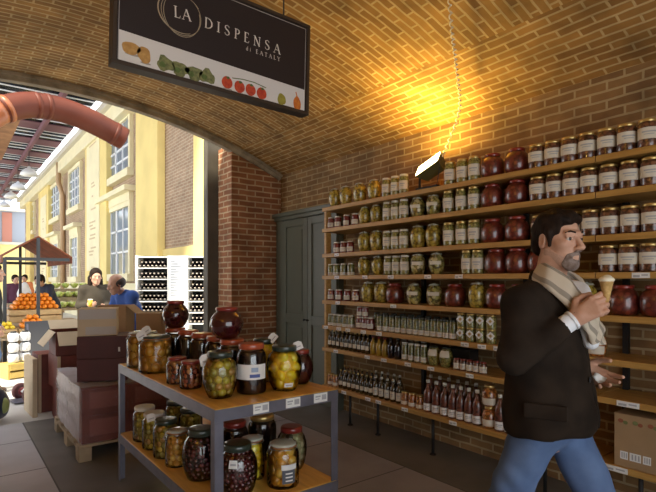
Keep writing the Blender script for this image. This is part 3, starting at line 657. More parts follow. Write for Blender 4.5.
M['syrup'] = mat('amber_syrup', (.30, .15, .025), .25, coat=.5)
M['gold_syrup'] = mat('golden_syrup', (.80, .48, .03), .25, coat=.5); M['peach_syrup'] = mat('peach_syrup', (.42, .19, .02), .25, coat=.5)
M['brine'] = mat('green_brine', (.24, .17, .02), .25, coat=.5)
M['wine'] = mat('dark_wine_syrup', (.055, .008, .010), .12, coat=1)
M['black_syrup'] = mat('black_cherry_syrup', (.018, .008, .010), .12, coat=1)
M['milky'] = mat('pale_brine', (.42, .36, .20), .3, coat=.5)
FR = {'peach': [mat('peach_a', (.74, .37, .04), .35, col2=(.66, .27, .02), vs=14, coat=.4), mat('peach_b', (.66, .30, .03), .35, coat=.4), mat('peach_c', (.78, .46, .07), .35, coat=.4)],
      'lemon': [mat('lemon_a', (1.0, .74, .02), .35, col2=(.95, .56, .015), vs=14, coat=.4), mat('lemon_b', (.98, .66, .02), .35, coat=.4), mat('lemon_c', (1.0, .80, .06), .35, coat=.4)],
      'olive': [mat('olive_a', (.56, .44, .04), .35, col2=(.44, .35, .03), vs=14, coat=.4), mat('olive_b', (.64, .46, .05), .35, coat=.4), mat('olive_c', (.38, .33, .06), .35, coat=.4), mat('olive_d', (.50, .26, .06), .35, coat=.4)],
      'pepper': [mat('pepper_a', (.50, .14, .04), .35, coat=.4), mat('pepper_b', (.40, .08, .03), .35, coat=.4), mat('pepper_c', (.58, .26, .08), .35, coat=.4)],
      'artichoke': [mat('arti_a', (.50, .44, .25), .4, coat=.3), mat('arti_b', (.36, .34, .16), .4, coat=.3), mat('arti_c', (.10, .08, .04), .4, coat=.3)],
      'cherry': [mat('cherry_a', (.10, .012, .014), .2, coat=1), mat('cherry_b', (.07, .008, .010), .2, coat=1)]}
M['lid_orange'] = mat('orange_red_lid', (.42, .085, .035), .3, coat=.5)
M['lid_green'] = mat('dark_green_lid', (.03, .045, .035), .3, coat=.5)
M['gasket'] = mat('rubber_gasket', (.45, .20, .08), .6)
def interp(prof, z):
    for (r0, z0), (r1, z1) in zip(prof, prof[1:]):
        if z0 <= z <= z1 and z1 > z0: return r0+(r1-r0)*(z-z0)/(z1-z0)
    return prof[-1][0]
BIGBELLY = [(.60, 0), (.72, .015), (.86, .14), (.97, .32), (1.0, .48), (.96, .64), (.84, .77), (.68, .85), (.63, .88)]
BIGSTR = [(.88, 0), (.97, .015), (1.0, .06), (1.0, .72), (.94, .80), (.80, .86), (.78, .89)]
OVOID = [(.56, 0), (.66, .015), (.82, .16), (.95, .36), (1.0, .55), (.97, .68), (.85, .79), (.68, .86), (.63, .88)]
POT = [(.48, 0), (.60, .02), (.84, .18), (.98, .38), (1.0, .50), (.93, .66), (.74, .79), (.60, .86), (.60, .89)]
def big_jar(name, label, cat, xy, z, r, h, sh, fruit, core, fr=.028, lid='lid_green', lidkind='screw', fill=.80, lab=None, tagat=None, group=None, rz=0, sq=(1, 1, 1)):
    o = thing(name, label, cat, (xy[0], xy[1], z+.0005), rz, group)
    prof = scaleprof(sh, r, h); top = prof[-1]
    MB().lathe(prof, 28, cap1=False).build('glass_body', 'glass', o)
    inner = [(max(.01, a-.004-(fr*.75 if fruit else 0)), b+.004) for a, b in prof if b <= h*fill]; inner.append((inner[-1][0]*.96, h*fill))
    MB().lathe(inner, 24).build('preserve_liquid', core, o)
    if fruit:
        ms = FR[fruit]; mb = MB(); zc = fr*.9+.005
        while zc < h*fill+fr*.3:
            R = interp(prof, zc)-.006-fr*.92
            n = max(3, int(2*PI*R/(fr*1.75)))
            a0 = random.random()*6
            for k in range(n):
                a = a0+2*PI*k/n+random.uniform(-.1, .1); rr = R-random.uniform(0, .006)
                s = fr*random.uniform(.86, 1.04)
                Rm = Matrix.Rotation(random.random()*6, 4, Vector((random.random(), random.random(), random.random()+.1)))
                mb.ball((rr*math.cos(a), rr*math.sin(a), zc+random.uniform(-.2, .2)*fr), (s*sq[0], s*sq[1], s*sq[2]), random.randrange(len(ms)), 9, 6, Rm if sq != (1, 1, 1) else None)
            zc += fr*1.5
        R = interp(prof, h*fill)*.45
        for k in range(5): mb.ball((R*math.cos(k*1.26), R*math.sin(k*1.26), h*fill-fr*.3), fr*.85, k % len(ms), 9, 6)
        fo = mb.build('preserved_fruit', ms, o); fo['kind'] = 'stuff'
    tr, tz = top
    if lidkind == 'screw':
        MB().lathe([(tr+.003, tz-.002), (tr+.007, tz), (tr+.007, tz+h*.085), (tr+.003, h-.001), (tr*.8, h)], 26).build('lid', lid, o)
    elif lidkind == 'clip':
        MB().lathe([(tr+.004, tz+.006), (tr+.008, tz+.010), (tr+.004, h*.965), (tr*.8, h*.98), (tr*.5, h)], 26).build('lid', 'lid_glass' if lid == 'glass' else lid, o)
        MB().lathe([(tr+.006, tz-.001), (tr+.007, tz+.005)], 26).build('gasket', 'gasket', o)
        mb = MB(); R = tr+.011
        mb.tube([(R*math.cos(2*PI*k/24), R*math.sin(2*PI*k/24), tz-.006) for k in range(24)], .0022, 6, closed=True)
        mb.tube([(-R, -.02, tz-.006), (-R-.016, -.02, tz-.03), (-R-.016, .02, tz-.03), (-R, .02, tz-.006)], .0022, 6); mb.tube([(-R*.7, 0, h*.99), (-R-.006, 0, tz+.01), (-R-.014, 0, tz-.03)], .0022, 6); mb.tube([(R, 0, tz-.006), (R+.004, 0, tz+.012), (R*.5, 0, h*1.0)], .0022, 6)
        mb.build('wire_clip', 'wire', o)
    if lab:
        z0, z1, ac, ha, kind_ = lab; mb = MB()
        label_band(mb, prof, z0*h, z1*h, ac-ha, ac+ha, 0, 14)
        if kind_ == 'fruit':
            label_band(mb, prof, (z0+(z1-z0)*.14)*h, (z0+(z1-z0)*.36)*h, ac+.0, ac+ha*.55, 1, 6, .002); label_band(mb, prof, (z0+(z1-z0)*.5)*h, (z0+(z1-z0)*.8)*h, ac+ha*.08, ac+ha*.45, 2, 6, .002)
            mb.build('label', ['white', 'blueink', mat('pale_blue_print', (.35, .45, .62), .7)], o)
        elif kind_ == 'dark':
            label_band(mb, prof, (z0-.30)*h, z0*h, ac-ha*.9, ac+ha*.75, 1, 8, .002)
            for q in range(3): label_band(mb, prof, (z0-.25+q*.08)*h, (z0-.22+q*.08)*h, ac-ha*.5, ac+ha*.4, 0, 5, .003)
            mb.build('label', ['white', mat('slate_print', (.10, .11, .14), .6)], o)
        else:
            label_band(mb, prof, (z0+(z1-z0)*.35)*h, (z0+(z1-z0)*.6)*h, ac-ha*.7, ac+ha*.7, 1, 6, .002); mb.build('label', ['white', 'greyink'], o)
    if tagat:
        ax, az, tilt, s = tagat                     # folded paper tag tied to the neck
        c = Vector(((tr+.012)*math.cos(ax), (tr+.012)*math.sin(ax), az*h))
        zdir = Vector((-.62, -.72, .25)).normalized(); xdir = Vector((0, 0, 1)).cross(zdir).normalized(); xdir = (Matrix.Rotation(tilt, 3, zdir) @ xdir); ydir = zdir.cross(xdir)
        T = Matrix(((xdir.x, ydir.x, zdir.x, c.x), (xdir.y, ydir.y, zdir.y, c.y), (xdir.z, ydir.z, zdir.z, c.z), (0, 0, 0, 1)))
        mb = MB(); mb.prism([(-s, -s*.8), (s, -s*.8), (s, s*.5), (s*.5, s*.9), (-s*.5, s*.9), (-s, s*.5)], .0015, T, 0); mb.prism([(-s*.6, -s*.3), (s*.6, -s*.3), (s*.6, -s*.1), (-s*.6, -s*.1)], .0022, T, 1)
        mb.tube([c, Vector((tr*math.cos(ax)*1.0, tr*math.sin(ax)*1.0, tz))], .0012, 4, 1); mb.build('hang_tag', ['white', 'greyink'], o)
    return o
VA = math.atan2(-.79, -.55)   # towards the viewer
gT = 'jars on the table top'; gL = 'jars on the lower shelf of the table'
big_jar('peach_jar', 'large dark-lidded glass jar of golden peaches behind the small red-lidded jars', 'jar', (1.192, 3.57), TZ, .118, .262, BIGSTR, 'peach', 'peach_syrup', .036, 'lid_green', 'clip', .72, tagat=(VA-.9, 1.0, .5, .035), group=gT)
big_jar('peach_jar', 'large clear-lidded glass jar of golden peaches at the far corner of the table top', 'jar', (1.192, 3.86), TZ, .118, .27, BIGSTR, 'peach', 'peach_syrup', .036, 'glass', 'clip', .70, tagat=(VA+.5, 1.02, .6, .035), group=gT)
big_jar('pepper_jar', 'small red-lidded jar of orange peppers, the one nearer the golden peach jars', 'jar', (1.165, 3.09), TZ, .066, .165, BIGSTR, 'pepper', 'wine', .018, 'lid_red', 'screw', .8, group=gT)
big_jar('pepper_jar', 'small red-lidded jar of orange peppers beside the olive jar', 'jar', (1.18, 2.905), TZ, .066, .165, BIGSTR, 'pepper', 'wine', .018, 'lid_red', 'screw', .8, group=gT)
big_jar('olive_jar', 'round glass jar of green olives with dark lid at the front of the table top', 'jar', (1.215, 2.575), TZ, .100, .255, OVOID, 'olive', 'brine', .026, 'lid_green', 'screw', .80, tagat=(VA-1.3, .82, .3, .036), group=gT)
FX = [(1.415, 2.83, 'second in the row of dark orange-lidded jars, under the nearer red pot'), (1.42, 3.04, 'third in the row of dark orange-lidded jars'), (1.415, 3.28, 'fourth in the row of dark orange-lidded jars'), (1.41, 3.52, 'fifth in the row of dark orange-lidded jars'), (1.405, 3.76, 'last in the row of dark orange-lidded jars, under the farther red pot')]
big_jar('cherry_jar', 'dark cherry jar with orange lid and white fruit label, first in its row', 'jar', (1.412, 2.575), TZ, .086, .285, BIGSTR, None, 'black_syrup', .02, 'lid_orange', 'screw', .84, (.30, .60, VA, 1.25, 'fruit'), group='row of dark orange-lidded jars')
for x, y, lb in FX: big_jar('cherry_jar', lb, 'jar', (x, y), TZ, .086, .285, BIGSTR, None, 'black_syrup', .02, 'lid_orange', 'screw', .84, (.30, .60, VA+2.4, 1.0, 'fruit'), group='row of dark orange-lidded jars')
big_jar('pepper_jar', 'big round jar of bright yellow peppers with dark lid at the table end', 'jar', (1.603, 2.52), TZ, .106, .265, OVOID, 'lemon', 'gold_syrup', .036, 'lid_green', 'screw', .78, (.10, .20, VA+.35, .30, 'plain'), (VA+1.5, .97, .4, .03), gT, sq=(1.25, .9, .8))
big_jar('pepper_jar', 'yellow pepper jar with dark lid, behind the bright yellow jar', 'jar', (1.64, 2.82), TZ, .10, .275, BIGBELLY, 'lemon', 'gold_syrup', .034, 'lid_green', 'screw', .82, None, (VA+.9, 1.02, .9, .03), gT, sq=(1.25, .9, .8))
big_jar('cherry_jar', 'round dark wine-red jar beside the bright yellow jar at table end', 'jar', (1.775, 2.60), TZ, .080, .215, POT, None, 'wine', .02, 'lid_red', 'screw', .88, group=gT)
M['potglass'] = mat('wine_red_pot', (.050, .007, .009), .08, coat=1)
for (x, y), r, h, lb in (((1.405, 3.76), .100, .205, 'round dark red pot jar standing on the farthest orange-lidded jar'), ((1.40, 2.87), .105, .195, 'round dark red pot jar standing on the second orange-lidded jar')):
    o = thing('cherry_pot', lb, 'jar', (x, y, TZ+.2862), 0, 'round red pots standing on the jar row')
    MB().lathe(scaleprof(POT, r, h), 28).build('glass_body', 'potglass', o); MB().lathe([(r*.62, h*.885), (r*.66, h*.89), (r*.66, h*.97), (r*.6, h)], 26).build('lid', 'lid_red', o)
    if y < 3: pass
# lower shelf
big_jar('olive_jar', 'green olive jar with pale lid at the far corner of the lower shelf', 'jar', (1.185, 3.80), TL_, .085, .25, BIGSTR, 'olive', 'brine', .022, 'lid_white', 'screw', .8, group=gL)
big_jar('olive_jar', 'green olive jar with pale lid and paper tag on the lower shelf', 'jar', (1.185, 3.58), TL_, .085, .25, BIGSTR, 'olive', 'brine', .022, 'lid_white', 'screw', .8, tagat=(VA, .92, .3, .032), group=gL)
big_jar('olive_jar', 'green olive jar with dark lid on the lower shelf beside clip-top jars', 'jar', (1.19, 3.36), TL_, .085, .25, BIGSTR, 'olive', 'brine', .022, 'lid_green', 'screw', .8, group=gL)
big_jar('olive_jar', 'green olive jar in the second row of the lower shelf, far end', 'jar', (1.42, 3.78), TL_, .085, .26, BIGSTR, 'olive', 'brine', .022, 'lid_dark', 'screw', .8, group=gL)
big_jar('olive_jar', 'dark-lidded olive jar in the second row of the lower shelf, mid table', 'jar', (1.42, 3.50), TL_, .085, .26, BIGSTR, 'olive', 'brine', .022, 'lid_dark', 'screw', .8, group=gL)
big_jar('apricot_jar', 'clip-top jar of golden fruit on the lower shelf beside the dark-lidded olives', 'jar', (1.19, 3.155), TL_, .075, .235, BIGSTR, 'peach', 'peach_syrup', .022, 'glass', 'clip', .74, group=gL)
big_jar('apricot_jar', 'clip-top jar of golden fruit next to the big dark jar, lower shelf', 'jar', (1.36, 3.07), TL_, .075, .235, BIGSTR, 'peach', 'peach_syrup', .022, 'glass', 'clip', .74, group=gL)
big_jar('cherry_jar', 'big dark wine-coloured jar behind the table leg on the lower shelf', 'jar', (1.225, 2.86), TL_, .112, .30, BIGBELLY, 'cherry', 'black_syrup', .018, 'lid_green', 'screw', .85, group=gL)
big_jar('cherry_jar', 'big dark red cherry jar with white tag beside the near table leg', 'jar', (1.295, 2.52), TL_, .112, .285, BIGBELLY, 'cherry', 'wine', .018, 'lid_green', 'screw', .85, (.62, .76, VA-.1, .22, 'plain'), group=gL)
big_jar('apricot_jar', 'tall clip-top jar of yellow fruit behind the labelled peach jar, lower shelf', 'jar', (1.475, 2.68), TL_, .076, .25, BIGSTR, 'lemon', 'gold_syrup', .034, 'glass', 'clip', .76, group=gL)
big_jar('peach_jar', 'clip-top jar of yellow peaches with white and slate label, lower shelf', 'jar', (1.565, 2.475), TL_, .094, .255, BIGSTR, 'peach', 'peach_syrup', .036, 'glass', 'clip', .76, (.44, .56, VA+.45, .5, 'dark'), group=gL)
big_jar('artichoke_jar', 'pale artichoke jar with dark red lid at the open end of lower shelf', 'jar', (1.745, 2.66), TL_, .098, .265, BIGBELLY, 'artichoke', 'milky', .028, 'lid_red', 'screw', .82, group=gL)
big_jar('cherry_jar', 'dark jar with red lid behind the clip-top jars, lower shelf middle', 'jar', (1.48, 2.92), TL_, .086, .285, BIGSTR, None, 'black_syrup', .02, 'lid_red', 'screw', .84, group=gL)
big_jar('cherry_jar', 'dark gold-lidded jar behind the pale artichoke jar, lower shelf', 'jar', (1.70, 2.95), TL_, .095, .285, BIGSTR, None, 'black_syrup', .02, 'lid_gold', 'screw', .84, group=gL)
# ---------------------------------------------------------------- smooth organic surfaces (for people)
def v3(*a): return np.array(a, dtype=float)
def rc(a, b, ra, rb=None):
    """limb segment that tapers from ra to rb"""
    rb = ra if rb is None else rb; a = v3(*a); b = v3(*b); d = b-a; dd = max(1e-9, d.dot(d))
    def f(p):
        q = p-a; h = np.clip(q@d/dd, 0, 1); return np.linalg.norm(q-h[:, None]*d, axis=1)-(ra+(rb-ra)*h)
    return f
def el(c, r, R=None):
    c = v3(*c); r = v3(*r)
    def f(p):
        q = p-c
        if R is not None: q = q@R
        k0 = np.linalg.norm(q/r, axis=1); k1 = np.linalg.norm(q/(r*r), axis=1); return k0*(k0-1)/np.maximum(k1, 1e-9)
    return f
def su(k, *fs):
    def f(p):
        d = fs[0](p)
        for g in fs[1:]:
            e = g(p); h = np.maximum(k-np.abs(d-e), 0)/k; d = np.minimum(d, e)-h*h*k*.25
        return d
    return f
def ss(k, a, b):
    """a minus b"""
    def f(p):
        d = a(p); e = -b(p); h = np.maximum(k-np.abs(d-e), 0)/k; return np.maximum(d, e)+h*h*k*.25
    return f
def si(*fs): return lambda p: np.max([f(p) for f in fs], axis=0)
def grow(f, t): return lambda p: f(p)-t
def hs(n, d):
    """half space n.p < d"""
    n = v3(*n); return lambda p: p@n-d
def xf(f, c, R=np.eye(3), s=1.0):
    """place f (its own axes = columns of R) at c"""
    c = v3(*c); return lambda p: f((p-c)@R/s)*s
def rotm(yaw=0, pitch=0, roll=0):
    return np.array(Matrix.Rotation(yaw, 3, 'Z') @ Matrix.Rotation(pitch, 3, 'Y') @ Matrix.Rotation(roll, 3, 'X'))
def waves(f, amp, *ks):
    def g(p):
        s = 0
        for kx, ky, kz, ph in ks: s = s+np.sin(p[:, 0]*kx+p[:, 1]*ky+p[:, 2]*kz+ph+1.3*np.sin(p[:, 2]*kx*.3+p[:, 0]*kz*.2))
        return f(p)+amp*s/len(ks)
    return g
def nets(f, lo, hi, h):
    ax = [np.arange(lo[i], hi[i]+h, h) for i in range(3)]
    X = np.stack(np.meshgrid(*ax, indexing='ij'), -1); sh = X.shape[:3]
    V = f(X.reshape(-1, 3)).reshape(sh); ins = V < 0
    acc = np.zeros(tuple(s-1 for s in sh)+(3,)); cnt = np.zeros(tuple(s-1 for s in sh))
    n = [s-1 for s in sh]
    for a in range(3):
        b, c = [i for i in range(3) if i != a]
        for db in (0, 1):
            for dc in (0, 1):
                s0 = [None]*3; s1 = [None]*3
                s0[a] = slice(0, n[a]); s1[a] = slice(1, n[a]+1)
                s0[b] = s1[b] = slice(db, n[b]+db); s0[c] = s1[c] = slice(dc, n[c]+dc)
                A, B = V[tuple(s0)], V[tuple(s1)]; cr = (A < 0) != (B < 0)
                t = np.where(cr, A/np.where(cr, A-B, 1), 0); P = X[tuple(s0)].copy(); P[..., a] += t*h
                acc += P*cr[..., None]; cnt += cr
    act = cnt > 0; idx = -np.ones(act.shape, int); idx[act] = np.arange(act.sum()); verts = acc[act]/cnt[act][:, None]
    faces = []
    for a in range(3):
        b, c = (a+1) % 3, (a+2) % 3
        s0 = [slice(1, n[i]) for i in range(3)]; s1 = list(s0); s0[a] = slice(0, n[a]); s1[a] = slice(1, n[a]+1)
        A, B = ins[tuple(s0)], ins[tuple(s1)]
        for flip, sel in ((False, A & ~B), (True, ~A & B)):
            I = np.argwhere(sel)
            if not len(I): continue
            off = np.array([1 if i != a else 0 for i in range(3)]); I = I+off
            q = []
            for ob, oc in ((0, 0), (-1, 0), (-1, -1), (0, -1)):
                J = I.copy(); J[:, b] += ob; J[:, c] += oc; q.append(idx[J[:, 0], J[:, 1], J[:, 2]])
            q = np.stack(q, 1)
            faces.append(q[:, ::-1] if flip else q)
    F = np.concatenate(faces) if faces else np.zeros((0, 4), int)
    F = F[(F >= 0).all(1)]
    return verts, F
def organic(mb, f, lo, hi, h, m=0):
    v, q = nets(f, lo, hi, h); return mb.add([tuple(x) for x in v], [tuple(int(i) for i in x) for x in q], m, True)
def bounds(pts, pad):
    a = np.array(pts); return a.min(0)-pad, a.max(0)+pad
def hand_sdf(wrist, palm_dir, palm_normal, curl, spread=.012, size=1.0, thumb=(.6, .5), flip=1):
    """palm, four unequal bent fingers and a thumb; palm_normal points out of the palm; curl per joint in radians"""
    w = Vector(wrist); d = Vector(palm_dir).normalized(); nn = Vector(palm_normal); nn = (nn-d*nn.dot(d)).normalized(); s = d.cross(nn)*flip   # s: towards the thumb side
    S_ = size; L = .098*S_; fs = []; pts = [w]
    k = w+d*L
    fs.append(rc(w, w+d*.03*S_, .025*S_, .028*S_))
    for i in range(4):
        o = (1.5-i)*.0195*S_
        fs.append(rc(w+d*.018*S_+s*o*.5, k+s*o-d*(.004*abs(i-1))*S_, .0155*S_, .0115*S_))
    palm = su(.014*S_, *fs); fing = []
    for i, (ln, ra) in enumerate(((.9, .0092), (1.0, .0095), (.94, .009), (.74, .008))):
        o = (1.5-i)*.0195*S_; p = k+s*o-d*(.004*abs(i-1))*S_; dirv = (d+s*(1.5-i)*spread*4).normalized(); ang = 0
        ch = [p]; cl = curl[i] if isinstance(curl, (list, tuple)) else curl
        for seg, cfac in ((.043, .8), (.027, 1.15), (.022, .8)):
            ang += cl*cfac; q = p+(dirv*math.cos(ang)+nn*math.sin(ang))*seg*ln*S_; ch.append(q); p = q
        pts += ch
        fing.append(su(.004, rc(ch[0], ch[1], ra*1.08*S_, ra*S_), rc(ch[1], ch[2], ra*S_, ra*.92*S_), rc(ch[2], ch[3], ra*.92*S_, ra*.78*S_)))
    t0 = w+d*.025*S_+s*.022*S_; t1 = t0+(d*.55+s*.75+nn*thumb[0]*.5).normalized()*.042*S_; t2 = t1+(d*.85+s*(.5-thumb[1])+nn*thumb[0]).normalized()*.032*S_; t3 = t2+(d*.9+s*(.3-thumb[1]*1.2)+nn*thumb[0]*1.1).normalized()*.026*S_
    th = su(.006, rc(t0, t1, .017*S_, .013*S_), rc(t1, t2, .0125*S_, .0108*S_), rc(t2, t3, .0108*S_, .0088*S_)); pts += [t0, t1, t2, t3]
    f = palm
    hand = su(.010, palm, th)
    def g(p):
        dd = hand(p)
        for fg in fing:
            e = fg(p); kk = .006; h = np.maximum(kk-np.abs(dd-e), 0)/kk; dd = np.minimum(dd, e)-h*h*kk*.25
        return dd
    return g, [tuple(p) for p in pts]
def head_sdf(female=False):
    j = .9 if female else 1.0
    f = su(.03, el((-.013, 0, .038), (.095, .078, .092)), el((.028, 0, -.030), (.068, .060*j, .088)))
    f = su(.022, f, rc((-.002, .046*j, -.055), (.058, .016, -.098), .024, .020), rc((-.002, -.046*j, -.055), (.058, -.016, -.098), .024, .020), el((.072, 0, -.100), (.022, .026*j, .019)))
    f = su(.018, f, el((.060, .043, -.018), (.026, .022, .02)), el((.060, -.043, -.018), (.026, .022, .02)))
    f = su(.014, f, rc((.078, .042, .030), (.092, .010, .027), .010, .011), rc((.078, -.042, .030), (.092, -.010, .027), .010, .011))
    f = ss(.012, f, el((.103, .033, .008), (.020, .018, .012))); f = ss(.012, f, el((.103, -.033, .008), (.020, .018, .012)))
    f = su(.010, f, rc((.090, 0, .018), (.119, 0, -.028), .008, .0125), el((.106, .012, -.034), (.012, .008, .008)), el((.106, -.012, -.034), (.012, .008, .008)))
    f = su(.006, f, rc((.088, .020, -.066), (.098, 0, -.063), .004, .0065), rc((.088, -.020, -.066), (.098, 0, -.063), .004, .0065), rc((.086, .017, -.076), (.096, 0, -.077), .004, .0075), rc((.086, -.017, -.076), (.096, 0, -.077), .004, .0075))
    for s in (1, -1):
        R = rotm(s*.35, .15)
        ear = ss(.006, el((-.012, s*.077, -.004), (.021, .010, .034), R), el((-.008, s*.088, .0), (.012, .009, .020), R)); f = su(.008, f, ear)
    for s in (1, -1):
        f = su(.004, f, rc((.080, s*.046, .012), (.094, s*.022, .0155), .0055, .006), rc((.080, s*.045, -.003), (.092, s*.022, -.003), .005, .005))
    return f
SKIN = mat('skin', (.58, .34, .235), .5, col2=(.52, .28, .185), vs=30, spec=.4)
M['skin'] = SKIN; M['eyewhite'] = mat('eye_white', (.52, .49, .46), .2); M['iris'] = mat('eye_iris', (.04, .025, .015), .15)
M['hair'] = mat('dark_brown_hair', (.024, .013, .008), .7, var=.6, vs=60, stretch=(1, 1, .3), bump=.5, spec=.15)
M['beard'] = mat('grey_beard', (.15, .10, .075), .8, col2=(.27, .21, .18), vs=70)
M['coat'] = mat('dark_brown_velvet', (.028, .019, .013), .9, col2=(.015, .010, .007), vs=9, bump=.15, spec=.15)
M['jean'] = mat('blue_denim', (.13, .20, .36), .85, col2=(.085, .135, .26), vs=7, spec=.2)
M['shirt'] = mat('white_shirt', (.80, .82, .86), .7)
M['scarf'] = mat('cream_scarf', (.58, .50, .39), .9, spec=.2); M['scarf_stripe'] = mat('scarf_stripe', (.30, .26, .21), .9, spec=.2)

def sweep(mb, path, nrm, wid, thick, seg=14, sub=8):
    """flat soft band along a smooth path; every second lengthwise stripe darker"""
    P = [Vector(p) for p in path]; Nn = [Vector(n) for n in nrm]; W = wid; out = []; n = len(P)
    for i in range((n-1)*sub+1):
        t = i/sub; j = min(int(t), n-2); f = t-j
        def cr(A):
            a, b, c, d = A[max(j-1, 0)], A[j], A[j+1], A[min(j+2, n-1)]
            return 0.5*(2*b+(c-a)*f+(2*a-5*b+4*c-d)*f*f+(3*b-a-3*c+d)*f**3)
        out.append((cr(P), cr(Nn), cr(W)))
    rows = []
    for i, (p, nn, w_) in enumerate(out):
        d = (out[min(i+1, len(out)-1)][0]-out[max(i-1, 0)][0]).normalized(); nn = (nn-d*nn.dot(d)).normalized(); s = d.cross(nn)
        rows.append([p+s*(w_*math.copysign(abs(math.cos(2*PI*k/seg))**.8, math.cos(2*PI*k/seg)))+nn*(thick*math.sin(2*PI*k/seg))*(1+.35*math.sin(i*.9+k)) for k in range(seg)])
    o = len(mb.v); mb.v += [tuple(p) for r in rows for p in r]
    for i in range(len(rows)-1):
        for k in range(seg):
            mb.f.append((o+i*seg+k, o+i*seg+(k+1) % seg, o+(i+1)*seg+(k+1) % seg, o+(i+1)*seg+k)); mb.m.append(1 if k % seg in (2, 5, 9, 12) else 0); mb.sm.append(True)
    mb.f.append(tuple(o+k for k in range(seg))[::-1]); mb.m.append(0); mb.sm.append(False)
    mb.f.append(tuple(o+(len(rows)-1)*seg+k for k in range(seg))); mb.m.append(0); mb.sm.append(False)

# ---------------------------------------------------------------- the man walking along the shelves
MZ = math.radians(-80.5)
base = atD(549, 280, 2.06); base.z = 0
HC = (.034, -.005, 1.676); HR = rotm(math.radians(-21), math.radians(3), 0)
SR, ER, WR = (-.035, -.178, 1.425), (-.03, -.265, 1.235), (.130, -.135, 1.372)
SL, EL, WL = (-.035, .178, 1.425), (-.10, .235, 1.17), (.072, .15, 1.165)
HR_, KR, AR = (0, -.085, .975), (-.165, -.095, .55), (-.46, -.10, .22)
HL_, KL, AL = (0, .085, .975), (.20, .095, .56), (.40, .10, .115)
HS = .94
headf = xf(head_sdf(), HC, HR, HS)
neck = rc((-.005, 0, 1.47), (.018, 0, 1.60), .060, .057)
body = MB()
organic(body, su(.02, headf, neck), (-.10, -.13, 1.44), (.24, .13, 1.85), .0042)
rh, rp = hand_sdf(WR, (.075, .012, .055), (.30, .92, .12), [.55, .75, .95, 1.05], .004, 1.0, (.55, .35), 1)
a, b = bounds(rp, .03); organic(body, su(.012, rh, rc((.09, -.165, 1.338), WR, .030, .025)), a, b, .0032)
lh, lp = hand_sdf(WL, (.115, -.035, -.052), (-.25, -.72, .62), [.22, .30, .38, .5], .03, 1.0, (.5, .1), -1)
a, b = bounds(lp, .03); organic(body, su(.012, lh, rc((.03, .17, 1.166), WL, .030, .025)), a, b, .0032)
torso = su(.03, el((-.01, 0, 1.28), (.11, .165, .24)), el((0, 0, 1.02), (.105, .155, .20)), rc(SR, SL, .06), rc(SR, ER, .05, .042), rc(ER, (.10, -.155, 1.345), .042, .03), rc(SL, EL, .05, .042), rc(EL, (.045, .162, 1.165), .042, .03),
           rc(HR_, KR, .072, .055), rc(KR, AR, .052, .036), rc(HL_, KL, .072, .055), rc(KL, AL, .052, .036), rc(AR, (-.35, -.10, .05), .035, .03), rc(AL, (.53, .10, .07), .035, .03))
organic(body, torso, (-.62, -.35, .0), (.72, .35, 1.53), .02)
MS_ = 1.02
man = body.build('person', 'skin', loc=base); man.rotation_euler = (0, 0, MZ); man.scale = (MS_,)*3
tag(man, 'man in dark brown coat, striped scarf and jeans, walking with an ice cream cone', 'person')
for s in (1, -1):
    mb = MB(); c = Vector(HC)+Matrix(HR.tolist()) @ (Vector((.0795, s*.0335, .006))*HS); g = Matrix(HR.tolist()) @ Vector((1, -.12, -.05)).normalized()
    mb.ball(c, .0122, 0, 14, 10); mb.ball(c+g*.0056, .0084, 1, 10, 8); mb.build('eye', ['eyewhite', 'iris'], man)
    mb = MB(); Rm = Matrix(HR.tolist()); hc = Vector(HC)
    q = [hc+Rm @ (Vector(p)*HS) for p in ((.078, s*.052, .030), (.091, s*.036, .036), (.099, s*.016, .031))]; mb.tube(q, [.0024, .0042, .0034], 7); mb.build('eyebrow', 'hair', man)
def hairf(p):
    cap = su(.02, el((-.016, 0, .046), (.098, .085, .091)), el((.032, 0, .086), (.060, .068, .040)), el((-.070, 0, -.018), (.036, .062, .056)))
    cut = su(.02, el((.108, 0, .010), (.062, .10, .070)), el((.03, .10, -.035), (.06, .045, .045)), el((.03, -.10, -.035), (.06, .045, .045)))
    side = su(.01, rc((.020, .074, .035), (.022, .073, -.020), .012, .007), rc((.020, -.074, .035), (.022, -.073, -.020), .012, .007))
    return su(.008, ss(.010, cap, cut), side)(p)
hairw = waves(xf(hairf, HC, HR, HS), .0055, (70, 20, 40, 0), (20, 60, 90, 1), (110, 40, 10, 2))
mb = MB(); organic(mb, hairw, (-.10, -.13, 1.58), (.22, .13, 1.86), .0048); mb.build('hair', 'hair', man)
beardf = si(grow(head_sdf(), .0045), su(.012, el((.075, 0, -.098), (.038, .040, .030)), rc((.104, .0, -.048), (.088, .030, -.068), .010, .010), rc((.104, 0, -.048), (.088, -.030, -.068), .010, .010), rc((.085, .032, -.068), (.070, .032, -.095), .012, .014), rc((.085, -.032, -.068), (.070, -.032, -.095), .012, .014)))
beardf = ss(.004, beardf, el((.100, 0, -.0705), (.016, .021, .0085)))
mb = MB(); organic(mb, xf(beardf, HC, HR, HS), (.0, -.12, 1.52), (.22, .09, 1.66), .0036); mb.build('beard', 'beard', man)
# stubble along the jaw
stub = si(grow(head_sdf(), .0012), su(.02, rc((.002, .058, -.050), (.050, .040, -.085), .022, .026), rc((.002, -.058, -.050), (.050, -.040, -.085), .022, .026)))
M['stubble'] = mat('jaw_stubble', (.47, .28, .195), .7, col2=(.40, .235, .165), vs=160)
mb = MB(); organic(mb, xf(stub, HC, HR, HS), (.0, -.11, 1.52), (.20, .11, 1.68), .0045); mb.build('stubble', 'stubble', man)
